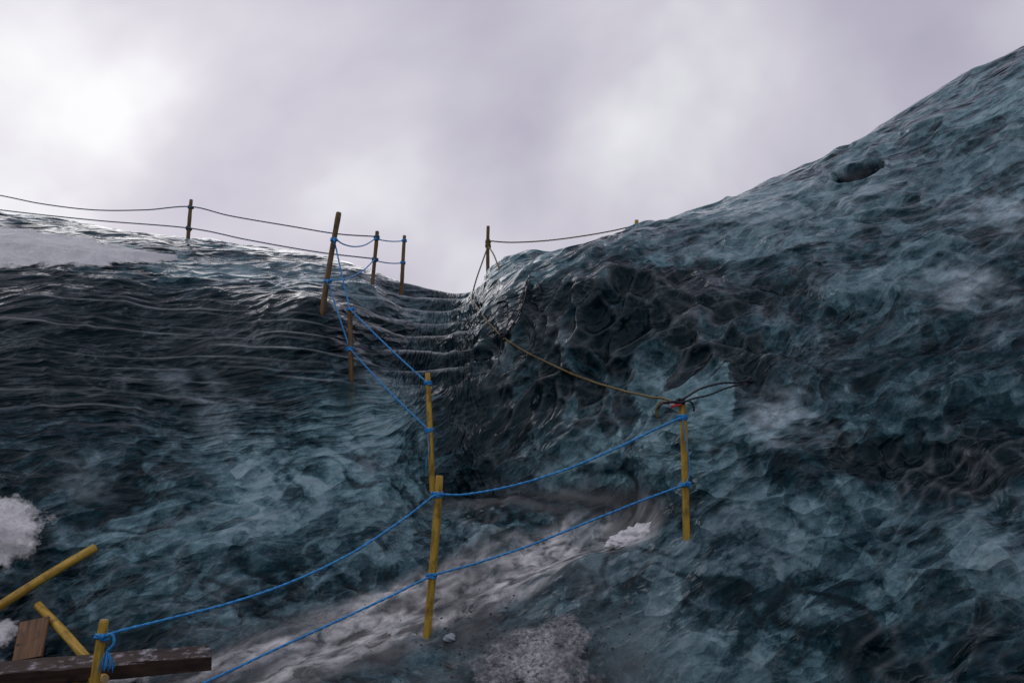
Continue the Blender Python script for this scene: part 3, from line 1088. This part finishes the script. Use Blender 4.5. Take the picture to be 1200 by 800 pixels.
def roped(label, mat, r0, stops, group=None, ends=(), name='rope', kn=True):
    """stops: (post, picture height, way points to the next stop)"""
    P, cs = [], []
    for k, (p, py, way) in enumerate(stops):
        c = on_post(p, py)
        cs.append(c)
    for k, (p, py, way) in enumerate(stops):
        d = CAM - cs[k]
        d.z = 0
        P.append(cs[k] + d.normalized() * (p.r + r0))
        if k < len(stops) - 1:
            A, B = cs[k], cs[k + 1]
            P += span(A, B, way) if isinstance(way, list) else sag(A, B, way)
    o = strand(name, list(ends) + P, r0, mat)
    tag(o, label, 'rope', group)
    if kn:
        for k, (p, py, way) in enumerate(stops):
            knot(p, cs[k], r0, mat, o, seed=k + int(py))
    return o, cs


rope_a, ca = roped('bright blue rope slung from the frayed knot past the front pole top', BLUE, RB, [
    (P0, 745, [(140, 739), (200, 724), (270, 706), (340, 682), (410, 649), (470, 610), (500, 587)]), (P1, 579, [(545, 579), (600, 569), (660, 551), (720, 526), (770, 502)]), (P2, 489, 0)])
rope_b, cb = roped('lower bright blue rope along the edge of the slushy track, halfway down the front pole', BLUE, RB, [
    (P0, 872, [(180, 828), (260, 790), (330, 757), (400, 725), (460, 697)]), (P1, 674, [(560, 659), (620, 639), (690, 611), (750, 587)]), (P2, 567, 0)])
rope_c, cc = roped('upper blue rope climbing beside the steps to the leaning pole and along the skyline', BLUE, RB, [
    (P3, 449, 0.012), (P4, 362, 0.012), (P5, 281, [(402, 286), (415, 289), (428, 287)]), (P6, 280, 0.02), (P7, 282, 0)])
rope_d, cd = roped('lower blue rope climbing beside the steps to the foot of the leaning pole', BLUE, RB, [
    (P3, 504, 0.02), (P4, 409, 0.012), (P5, 329, [(400, 328), (415, 323), (428, 315)]), (P6, 305, 0.02), (P7, 308, 0)])
rope_e, ce_ = roped('upper dark rope along the crest of the left bank against the sky', BACKLIT, 0.0080, [
    (P9, 199, [(-100, 210), (0, 229), (50, 239), (110, 246), (170, 246)]), (P8, 243, [(270, 253), (340, 265), (395, 274)]), (P6, 278, 0)])
rope_f, cf = roped('lower dark rope along the crest of the left bank just above the ice', BACKLIT, 0.0080, [
    (P9, 222, [(-100, 232), (0, 246), (110, 258)]), (P8, 268, [(290, 281), (370, 295)]), (P6, 304, 0)])
rope_g, cg = roped('brown rope from the shoulder pole to the tip poking over the crest', GOLD, 0.0085, [
    (P10, 283, [(600, 284), (640, 282), (680, 277), (715, 271)]), (P11, 265, 0)])

# loose blue ends
d_ = (CAM - ca[2]).normalized()
t1 = ca[2] + d_ * 0.04
t2 = cb[2] + d_ * 0.04
o = strand('rope_tail', [t1, t1.lerp(t2, .25) + Vector((0.010, 0, 0)), t1.lerp(t2, .6) + Vector((0.032, 0.0, 0)), t1.lerp(t2, .85) + Vector((0.03, 0, 0)), t2], RB * 0.65, BLUE, rope_a)
t3 = cd[0] + (CAM - cd[0]).normalized() * 0.035
strand('rope_tail', [t3, t3 + Vector((-0.012, 0, -0.06)), t3 + Vector((0.0, 0, -0.16)), t3 + Vector((-0.022, 0, -0.25)), t3 + Vector((-0.028, 0, -0.34))], RB * 0.6, BLUE, rope_d)
# frayed tassel at the front knot
q0 = ca[0] + (CAM - ca[0]).normalized() * 0.035 + Vector((0.02, 0, 0))
rg = random.Random(5)
strand('loose_end', [q0, q0 + Vector((0.035, -0.01, 0.012)), q0 + Vector((0.05, -0.01, -0.03)), q0 + Vector((0.02, -0.015, -0.07))], RB, BLUE, rope_a)
for k in range(14):
    e = q0 + Vector((0.02, -0.015, -0.06))
    w = Vector((rg.uniform(-0.03, 0.03), rg.uniform(-0.02, 0.01), 0))
    strand('frayed_yarn', [e, e + w * 0.5 + Vector((0, 0, -0.03)), e + w + Vector((0, 0, -0.06)), e + w * 1.25 + Vector((0, 0, -0.085 - 0.03 * rg.random()))], 0.0026, BLUE, rope_a, sides=5, step=0.01, lay=0.0)

# the golden hand line down the right wall
A, an_ = hit(553, 349)
A = A + (CAM - A).normalized() * 0.03
B = P2.top + Vector((-0.03, -0.02, -0.01))
top_at = on_post(P10, 288)
mid1 = span(top_at, A, [(566, 305), (558, 328)], 0.02)
hl = np.array([(556, 355), (560, 361), (572, 378), (590, 396), (615, 412), (640, 424), (670, 438), (700, 449), (735, 459), (768, 466)], float)
hx = np.linspace(556, 775, 45)
way = span(A, B, list(zip(hx, np.interp(hx, hl[:, 0], hl[:, 1]))), 0.03)
for _ in range(2):      # a taut line rides over the hollows
    way = [way[0]] + [min((way[k - 1] + way[k + 1]) / 2, way[k], key=lambda v: (v - CAM).length) for k in range(1, len(way) - 1)] + [way[-1]]
rope_h = strand('hand_line', [top_at + (CAM - top_at).normalized() * 0.035] + mid1 + [A] + way + [B], 0.0088, GOLD)
tag(rope_h, 'golden yellow hand line sagging across the dark scalloped wall', 'rope')
knot(P10, top_at, 0.0088, GOLD, rope_h, 3.2, 3)
e2, _ = hit(585, 316)
strand('guy_tail', [top_at, top_at.lerp(e2, 0.5) + Vector((0.01, 0, 0.02)), e2], 0.009, GOLD, rope_h)
# tail and stopper near the pole
g0 = B + Vector((-0.06, 0, 0.0))
strand('line_tail', [g0, g0 + Vector((-0.06, -0.01, 0.005)), g0 + Vector((-0.085, -0.01, -0.04)), g0 + Vector((-0.08, -0.01, -0.10))], 0.009, GOLD, rope_h)

# red sling and dark anchor cords at the right pole's tip
s0 = B + Vector((-0.085, -0.012, 0.004))
sl = strand('red_sling', [s0, s0 + Vector((0.04, 0, 0.004)), s0 + Vector((0.085, 0, 0.002)), s0 + Vector((0.10, -0.005, -0.012)), s0 + Vector((0.06, -0.012, -0.02)), s0 + Vector((0.03, -0.01, -0.03))], 0.0085, REDW, lay=0.05)
tag(sl, 'short red sling joining the yellow hand line to dark cords', 'sling')


def wall(px, py, off=0.025):
    h, n_ = hit(px, py)
    return h + n_ * off * 0.5 + (CAM - h).normalized() * off


C0 = P2.top + Vector((-0.02, -0.03, 0.005))
an1 = wall(880, 446)
pts_c = [C0, C0 + Vector((0.05, 0.0, 0.03))] + span(C0, an1, [(822, 455), (845, 449), (864, 448)], 0.02) + [an1]
cord = strand('anchor_cord', pts_c, 0.0075, DUSK)
tag(cord, 'black anchor cords stretched from the right pole tip to the ice wall', 'cord')
strand('second_strand', [C0 + Vector((0, -0.01, -0.02))] + span(C0, an1, [(812, 467), (830, 463), (850, 455), (868, 450)], 0.02) + [an1], 0.0065, DUSK, cord)
strand('loose_strand', [C0 + Vector((0, -0.01, -0.01)), C0 + Vector((0.05, -0.02, 0.0)), C0 + Vector((0.085, -0.01, -0.02)), C0 + Vector((0.09, -0.01, -0.07))], 0.0065, DUSK, cord)
strand('loose_strand', [C0, C0 + Vector((-0.06, -0.02, -0.005)), C0 + Vector((-0.12, -0.02, -0.015)), C0 + Vector((-0.15, -0.02, -0.05))], 0.0065, DUSK, cord)
lump = [an1 + Vector((0.018 * math.cos(q * 1.9), -0.01 * math.sin(q), 0.018 * math.sin(q * 2.3))) for q in range(12)]
strand('anchor_knot', lump, 0.009, DUSK, cord, step=0.008)
lump = [C0 + Vector((0.03 * math.cos(q * 1.9), -0.012 * math.sin(q), 0.016 * math.sin(q * 2.3))) for q in range(14)]
strand('pole_knot', lump, 0.0085, DUSK, cord, step=0.008)

loop = strand('anchor_cord', [wall(*q) for q in ((584, 428), (589, 405), (591, 392), (600, 372), (611, 352), (617, 335), (620, 327), (627, 326), (632, 334), (634, 346))], 0.0068, DUSK)
tag(loop, 'black cord looped over a lip of the right wall and tied to the hand line', 'cord')
strand('second_strand', [wall(*q) for q in ((594, 392), (606, 374), (613, 357), (618, 340), (621, 331))], 0.0075, DUSK, loop)
kc = wall(591, 393, 0.045)
strand('cord_knot', [kc + Vector((0.03 * math.cos(q * 1.9), -0.012 * math.sin(q), 0.028 * math.sin(q * 2.3))) for q in range(16)], 0.0115, DUSK, loop, step=0.01)

# ------------------------------------------------------------------ debris at the left foot of the bank
def snowy(m):
    """a broken dusting of snow that lies on the upper side"""
    t = m.node_tree
    b = t.nodes['Principled BSDF']
    src = b.inputs['Base Color'].links[0].from_socket
    tc = N(t, 'ShaderNodeTexCoord')
    n = N(t, 'ShaderNodeTexNoise', in_Scale=9.0, in_Detail=8.0, in_Roughness=0.75)
    L(t, tc.outputs['Object'], n.inputs['Vector'])
    g = N(t, 'ShaderNodeNewGeometry')
    sp = N(t, 'ShaderNodeSeparateXYZ')
    L(t, g.outputs['Normal'], sp.inputs[0])
    r = ramp(t, [(0.52, 0.0), (0.66, 0.7)])
    L(t, n.outputs['Fac'], r.inputs[0])
    up_ = ramp(t, [(0.6, 0.0), (0.85, 1.0)])
    L(t, sp.outputs[2], up_.inputs[0])
    L(t, mixc(t, math_n(t, 'MULTIPLY', r.outputs[0], up_.outputs[0]), src, (0.62, 0.60, 0.64)), b.inputs['Base Color'])


BEAM = wood_material('wet beam wood', (0.018, 0.010, 0.007), (0.045, 0.023, 0.014), (0.085, 0.048, 0.030))
snowy(BEAM)


def plank(name, A, B, width, thick, up, mat, chips=0.0, seed=0, nseg=14):
    """a board from A to B; up is roughly its face normal"""
    rg = random.Random(seed)
    a = (B - A).normalized()
    ln = (B - A).length
    w = up.cross(a).normalized()
    n = a.cross(w)
    sec = []
    bv = 0.006
    hw, ht = width / 2, thick / 2
    for (sx, sy) in ((-1, -1), (1, -1), (1, 1), (-1, 1)):
        pts_ = [(sx * hw, sy * (ht - bv)), (sx * (hw - bv), sy * ht)]
        sec += pts_ if sx * sy > 0 else pts_[::-1]
    vs, fs = [], []
    m_ = len(sec)
    for k in range(nseg + 1):
        t_ = k / nseg
        for (sx, sy) in sec:
            j = Vector((sx + rg.uniform(-chips, chips), sy + rg.uniform(-chips, chips), ln * t_))
            if k == nseg:
                j.z += 0.02 * math.sin(sx * 40) * (1 if chips else 0)
            vs.append(j)
    for k in range(nseg):
        for j in range(m_):
            fs.append((k * m_ + j, k * m_ + (j + 1) % m_, (k + 1) * m_ + (j + 1) % m_, (k + 1) * m_ + j))
    fs.append(tuple(range(m_))[::-1])
    fs.append(tuple(nseg * m_ + j for j in range(m_)))
    o = mesh_obj(name, vs, fs, mat, None, False)
    o.matrix_world = Matrix.Translation(A) @ Matrix((w, n, a)).transposed().to_4x4()
    return o


ba = at(-120, 800, 4.25)
bb = at(246, 770, 4.72)
bm = plank('wooden_beam', ba, bb, 0.20, 0.085, Vector((0.0, -0.12, 1)), BEAM, 0.004, 3)
tag(bm, 'long dark brown beam dusted with snow lying on the ice', 'beam')

h1_, _ = hit(113, 646)
pA1 = h1_ + Vector((0, -0.02, 0.03))
h2_, _ = hit(-60, 752)
pA0 = h2_ + Vector((0, -0.02, 0.03))
plA = pole('broken_pole', pA0, pA1, 0.030, YEL, 21, False)
tag(plA, 'long yellow pole slanting up against the left bank under the snow', 'pole')
h3_, _ = hit(47, 713)
pB1 = h3_ + Vector((0, -0.03, 0.03))
pB0 = at(104, 773, 4.72)
plB = pole('broken_pole', pB0, pB1, 0.027, YEL, 22, True)
tag(plB, 'short yellow pole leaning from the beam beside the brown board', 'pole')
pC0 = at(70, 800, 4.35)
pC1 = at(123, 795, 4.28)
plC = pole('broken_pole', at(90, 798, 4.75), pC1, 0.026, YEL, 23, True)
tag(plC, 'pole stub sticking out from under the beam beside the front pole', 'pole')
w1 = at(32, 772, 4.85)
w2 = at(41, 726, 5.0)
bd = plank('short_board', w1, w2, 0.175, 0.026, Vector((0.05, -1, 0.25)), BRN, 0.002, 8, 6)
tag(bd, 'short wide brown board propped upright behind the beam', 'board')

# ------------------------------------------------------------------ snow lying on the ice
def snow_material(name, grit, c_hi, c_lo, rim=0.06):
    m, t, b = new_mat(name)
    th = N(t, 'ShaderNodeAttribute', attribute_name='depth').outputs['Fac']
    tc = N(t, 'ShaderNodeTexCoord')
    n = N(t, 'ShaderNodeTexNoise', in_Scale=6.0, in_Detail=9.0, in_Roughness=0.7)
    n2 = N(t, 'ShaderNodeTexNoise', in_Scale=38.0, in_Detail=6.0, in_Roughness=0.75)
    for q in (n, n2):
        L(t, tc.outputs['Object'], q.inputs['Vector'])
    r = ramp(t, [(0.32, c_lo), (0.62, c_hi)])
    L(t, n.outputs['Fac'], r.inputs[0])
    g = ramp(t, [(0.50 - 0.06 * grit, 0.0), (0.60, min(1.0, grit))])
    L(t, math_n(t, 'ADD', math_n(t, 'MULTIPLY', n2.outputs['Fac'], 0.65), math_n(t, 'MULTIPLY', n.outputs['Fac'], 0.35)), g.inputs[0])
    col = mixc(t, g.outputs[0], r.outputs[0], (0.016, 0.016, 0.019))
    # thin wet edge: dark ice shows through and silt gathers
    ed = math_n(t, 'ADD', math_n(t, 'DIVIDE', th, rim), math_n(t, 'MULTIPLY', math_n(t, 'SUBTRACT', n.outputs['Fac'], 0.5), 2.2))
    ed = math_n(t, 'ADD', ed, math_n(t, 'MULTIPLY', math_n(t, 'SUBTRACT', n2.outputs['Fac'], 0.5), 0.6))
    er2 = ramp(t, [(0.30, 0.0), (0.75, 1.0)])
    L(t, ed, er2.inputs[0])
    tr = N(t, 'ShaderNodeBsdfTransparent')
    ms = N(t, 'ShaderNodeMixShader')
    L(t, er2.outputs[0], ms.inputs[0])
    L(t, tr.outputs[0], ms.inputs[1])
    L(t, b.outputs[0], ms.inputs[2])
    L(t, ms.outputs[0], t.nodes['Material Output'].inputs['Surface'])
    L(t, col, b.inputs['Base Color'])
    b.inputs['Roughness'].default_value = 0.75
    bp = N(t, 'ShaderNodeBump', in_Strength=0.6, in_Distance=0.02)
    L(t, n2.outputs['Fac'], bp.inputs['Height'])
    L(t, bp.outputs[0], b.inputs['Normal'])
    return m


PdG = Pd.reshape(NY, NX, 3)
NBG = NB.reshape(NY, NX, 3)


def snow(name, label, sel, thick, mat):
    """a blanket that follows the ice; it thins out to nothing at its edge"""
    T = thick.reshape(NY, NX)
    S = sel.reshape(NY, NX)
    keep = S & (T > -0.02)
    q = keep[:-1, :-1] & keep[:-1, 1:] & keep[1:, 1:] & keep[1:, :-1]
    q &= np.maximum.reduce([T[:-1, :-1], T[:-1, 1:], T[1:, 1:], T[1:, :-1]]) > -0.004
    qi = np.argwhere(q)
    i0 = qi[:, 0] * NX + qi[:, 1]
    qd = np.stack([i0, i0 + 1, i0 + NX + 1, i0 + NX], 1)
    used, inv = np.unique(qd, return_inverse=True)
    V = (Pd + NB * (T.ravel()[:, None]) * 0.6 + np.array([0, 0, 1]) * T.ravel()[:, None] * 0.4)[used]
    m = bpy.data.meshes.new(name)
    m.vertices.add(len(V))
    m.vertices.foreach_set('co', V.astype(np.float32).ravel())
    fl_ = inv.reshape(-1, 4)
    m.loops.add(fl_.size)
    m.loops.foreach_set('vertex_index', fl_.ravel().astype(np.int32))
    m.polygons.add(len(fl_))
    m.polygons.foreach_set('loop_start', (np.arange(len(fl_)) * 4).astype(np.int32))
    m.polygons.foreach_set('use_smooth', np.ones(len(fl_), bool))
    m.update(calc_edges=True)
    av = m.attributes.new('depth', 'FLOAT', 'POINT')
    av.data.foreach_set('value', T.ravel()[used].astype(np.float32))
    m.materials.append(mat)
    o = bpy.data.objects.new(name, m)
    COL.objects.link(o)
    o['kind'] = 'stuff'
    o['label'] = label
    o['category'] = 'snow'
    return o


SN_G = snow_material('grey old snow', 0.25, (0.80, 0.82, 0.82), (0.50, 0.52, 0.53), 0.022)
SN_W = snow_material('fresh white snow', 0.12, (0.92, 0.92, 0.92), (0.74, 0.74, 0.76), 0.02)
SN_L = snow_material('settled snow with silt', 0.3, (0.86, 0.87, 0.87), (0.48, 0.48, 0.49), 0.05)
SN_D = snow_material('gritty snow', 1.0, (0.62, 0.63, 0.65), (0.26, 0.27, 0.29), 0.075)
PN = np.stack([X, Y, Z], 1).astype(np.float32)
edge_n = fbm(PN * 3.0, 131, 4, 0.55)
crumb = fbm(PN * 16.0, 133, 3, 0.6)

# grey tongue on the brow of the left bank
TN = [hitb(*q) for q in ((-200, 288), (-60, 288), (40, 292), (110, 301), (170, 306), (205, 309))]
td, tp_, ts_ = path_dist([(q.x, q.y) for q in TN], X, Y)
wid = np.interp(tp_, [0, 1, 2, 3, 4, 5], [1.3, 1.15, 0.85, 0.42, 0.22, 0.04])
snow('snow', 'grey tongue of old snow along the brow of the left bank', (X < -2) & (Y > 6) & (Y < 13), 0.10 * (1 - td / (wid * (1 + 0.25 * edge_n))).clip(-1, 1) ** 1 * 0.7 + 0.012 * edge_n, SN_G)
# white patch on the left edge
c = hitb(-15, 628)
r3 = np.sqrt(((X - c.x) / 0.40) ** 2 + ((Y - c.y) / 0.50) ** 2 + ((Z - c.z) / 0.36) ** 2)
snow('snow', 'white snow patch with grey rim on the left bank above the long pole', r3 < 2.2, 0.13 * (1 - r3 * (1 + 0.55 * edge_n)).clip(-1, 1) * 0.8 + 0.018 * edge_n, SN_L)
# white lump at the head of the track
hc, _ = hit(747, 630)
hb = []
for (ox, oy, rx, ry, rz) in ((0, 0, .15, .11, .05), (-.12, .0, .08, .08, .035), (.10, .03, .08, .08, .05)):
    nu, nv = 40, 18
    base_i = len(hb)
    for a_i in range(nv + 1):
        for b_i in range(nu):
            th_, ph_ = math.pi * 0.62 * a_i / nv, 2 * math.pi * b_i / nu
            hb.append((math.sin(th_) * math.cos(ph_) * rx + ox, math.sin(th_) * math.sin(ph_) * ry + oy, math.cos(th_) * rz))
hv = np.array(hb, np.float32)
hn = hv / (np.linalg.norm(hv, axis=1, keepdims=True) + 1e-6)
hv = hv + hn * (0.055 * fbm(hv * 16 + 3, 141, 3, 0.6) + 0.022 * fbm(hv * 50 + 3, 142, 2, 0.6))[:, None]
hf = []
for m3 in range(3):
    o3 = m3 * 19 * 40
    for a_i in range(18):
        for b_i in range(40):
            hf.append((o3 + a_i * 40 + b_i, o3 + (a_i + 1) * 40 + b_i, o3 + (a_i + 1) * 40 + (b_i + 1) % 40, o3 + a_i * 40 + (b_i + 1) % 40))
heap = mesh_obj('snow', hv.tolist(), hf, SN_W)
av = heap.data.attributes.new('depth', 'FLOAT', 'POINT')
av.data.foreach_set('value', np.full(len(hv), 0.1, np.float32))
heap.location = hc + Vector((0, 0.05, 0.0))
heap.scale = (1.15, 1.1, 1.35)
heap.rotation_euler = (0, math.radians(-14), math.radians(10))
heap['kind'] = 'stuff'
heap['label'] = 'small bright white snow heap at the head of the track'
heap['category'] = 'snow'
# gritty hummock in the foreground
c = hitb(632, 790)
r3 = np.sqrt(((X - c.x) / 0.60) ** 2 + ((Y - c.y) / 0.46) ** 2)
snow('snow', 'black-speckled gritty snow hummock at the foot of the slope', r3 < 2.0, 0.07 * (1 - r3 * (1 + 0.6 * edge_n)).clip(-1, 1) + 0.014 * crumb, SN_D)
# scraps round the boards
for (px, py, r_) in ((4, 745, .17), (140, 800, .22), (-40, 790, .3)):
    c = hitb(px, py)
    r3 = np.sqrt(((X - c.x) / r_) ** 2 + ((Y - c.y) / (r_ * 0.8)) ** 2)
    snow('snow', 'scraps of snow round the boards', r3 < 2.0, 0.05 * (1 - r3 * (1 + 0.7 * edge_n)).clip(-1, 1) + 0.012 * crumb, SN_L)

# inner face seen through the clear ice round the sunk pole
SEL = (np.abs(X - pole_in.x) < 0.7) & (np.abs(Y - pole_in.y) < 0.8) & vis
S2 = SEL.reshape(NY, NX)
q = S2[:-1, :-1] & S2[:-1, 1:] & S2[1:, 1:] & S2[1:, :-1]
qi = np.argwhere(q)
i0 = qi[:, 0] * NX + qi[:, 1]
qd = np.stack([i0, i0 + 1, i0 + NX + 1, i0 + NX], 1)
used, inv = np.unique(qd, return_inverse=True)
V = (np.stack([X, Y, Z], 1) - np.array([0, -0.35, 0.35]))[used]
inner = bpy.data.meshes.new('inner_ice')
inner.from_pydata(V.tolist(), [], inv.reshape(-1, 4).tolist())
inner.update()
IM, t_, b_n = new_mat('deep ice')
nz = N(t_, 'ShaderNodeTexNoise', in_Scale=5.0, in_Detail=6.0)
rz = ramp(t_, [(0.3, (0.06, 0.12, 0.14)), (0.7, (0.22, 0.34, 0.37))])
L(t_, nz.outputs['Fac'], rz.inputs[0])
L(t_, rz.outputs[0], b_n.inputs['Base Color'])
inner.materials.append(IM)
io = bpy.data.objects.new('inner_ice', inner)
COL.objects.link(io)
io.parent = ice

# a clear lump of ice by the front pole's foot
rg = random.Random(3)
ic, _ = hit(527, 750)
import bmesh
b_ = bmesh.new()
bmesh.ops.create_icosphere(b_, subdivisions=3, radius=1)
for v in b_.verts:
    d = v.co.copy()
    k = 1 + 0.22 * math.sin(d.x * 3.1 + 1) * math.cos(d.y * 4.0) + 0.14 * math.sin(d.z * 6 + d.x * 5)
    v.co = Vector((d.x * 0.042 * k, d.y * 0.032 * k, d.z * 0.026 * k))
m_ = bpy.data.meshes.new('ice_lump')
b_.to_mesh(m_)
b_.free()
m_.polygons.foreach_set('use_smooth', [True] * len(m_.polygons))
IG, t_, bb_ = new_mat('pale ice lump')
nz = N(t_, 'ShaderNodeTexNoise', in_Scale=20.0, in_Detail=4.0)
rz = ramp(t_, [(0.3, (0.12, 0.16, 0.19)), (0.7, (0.50, 0.57, 0.62))])
L(t_, nz.outputs['Fac'], rz.inputs[0])
L(t_, rz.outputs[0], bb_.inputs['Base Color'])
bb_.inputs['Roughness'].default_value = 0.08
bb_.inputs['IOR'].default_value = 1.31
m_.materials.append(IG)
il = bpy.data.objects.new('ice_lump', m_)
COL.objects.link(il)
il.location = ic + Vector((0, 0, 0.015))
tag(il, 'small glassy lump of pale ice beside the foot of the front pole', 'ice lump')

# loose grit and ice crumbs trodden into the floor by the front pole: far too many to count
rg = random.Random(77)
gv, gf = [], []
for k in range(520):
    px_ = rg.gauss(600, 70)
    py_ = rg.gauss(752, 26)
    if not (430 < px_ < 780 and 690 < py_ < 799):
        continue
    h_, n_ = hit(px_, py_)
    r_ = 0.0035 + 0.010 * rg.random() ** 3
    o_ = len(gv)
    for (ax_, ay_, az_) in ((1, 0, 0), (0, 1, 0), (-1, 0, 0), (0, -1, 0), (0, 0, 1), (0, 0, -1)):
        gv.append(h_ + Vector((ax_ * r_ * rg.uniform(.6, 1.3), ay_ * r_ * rg.uniform(.6, 1.3), az_ * r_ * rg.uniform(.4, .9))))
    for f_ in ((0, 1, 4), (1, 2, 4), (2, 3, 4), (3, 0, 4), (1, 0, 5), (2, 1, 5), (3, 2, 5), (0, 3, 5)):
        gf.append(tuple(o_ + q for q in f_))
GM, t_, b2_ = new_mat('black volcanic grit')
nz = N(t_, 'ShaderNodeTexNoise', in_Scale=40.0, in_Detail=3.0)
rz = ramp(t_, [(0.35, (0.010, 0.010, 0.011)), (0.62, (0.035, 0.034, 0.034))])
L(t_, nz.outputs['Fac'], rz.inputs[0])
L(t_, rz.outputs[0], b2_.inputs['Base Color'])
b2_.inputs['Roughness'].default_value = 0.6
gr_o = mesh_obj('grit', gv, gf, GM, None, False)
gr_o['kind'] = 'stuff'
gr_o['label'] = 'black grit scattered on the icy floor by the front pole'
gr_o['category'] = 'grit'
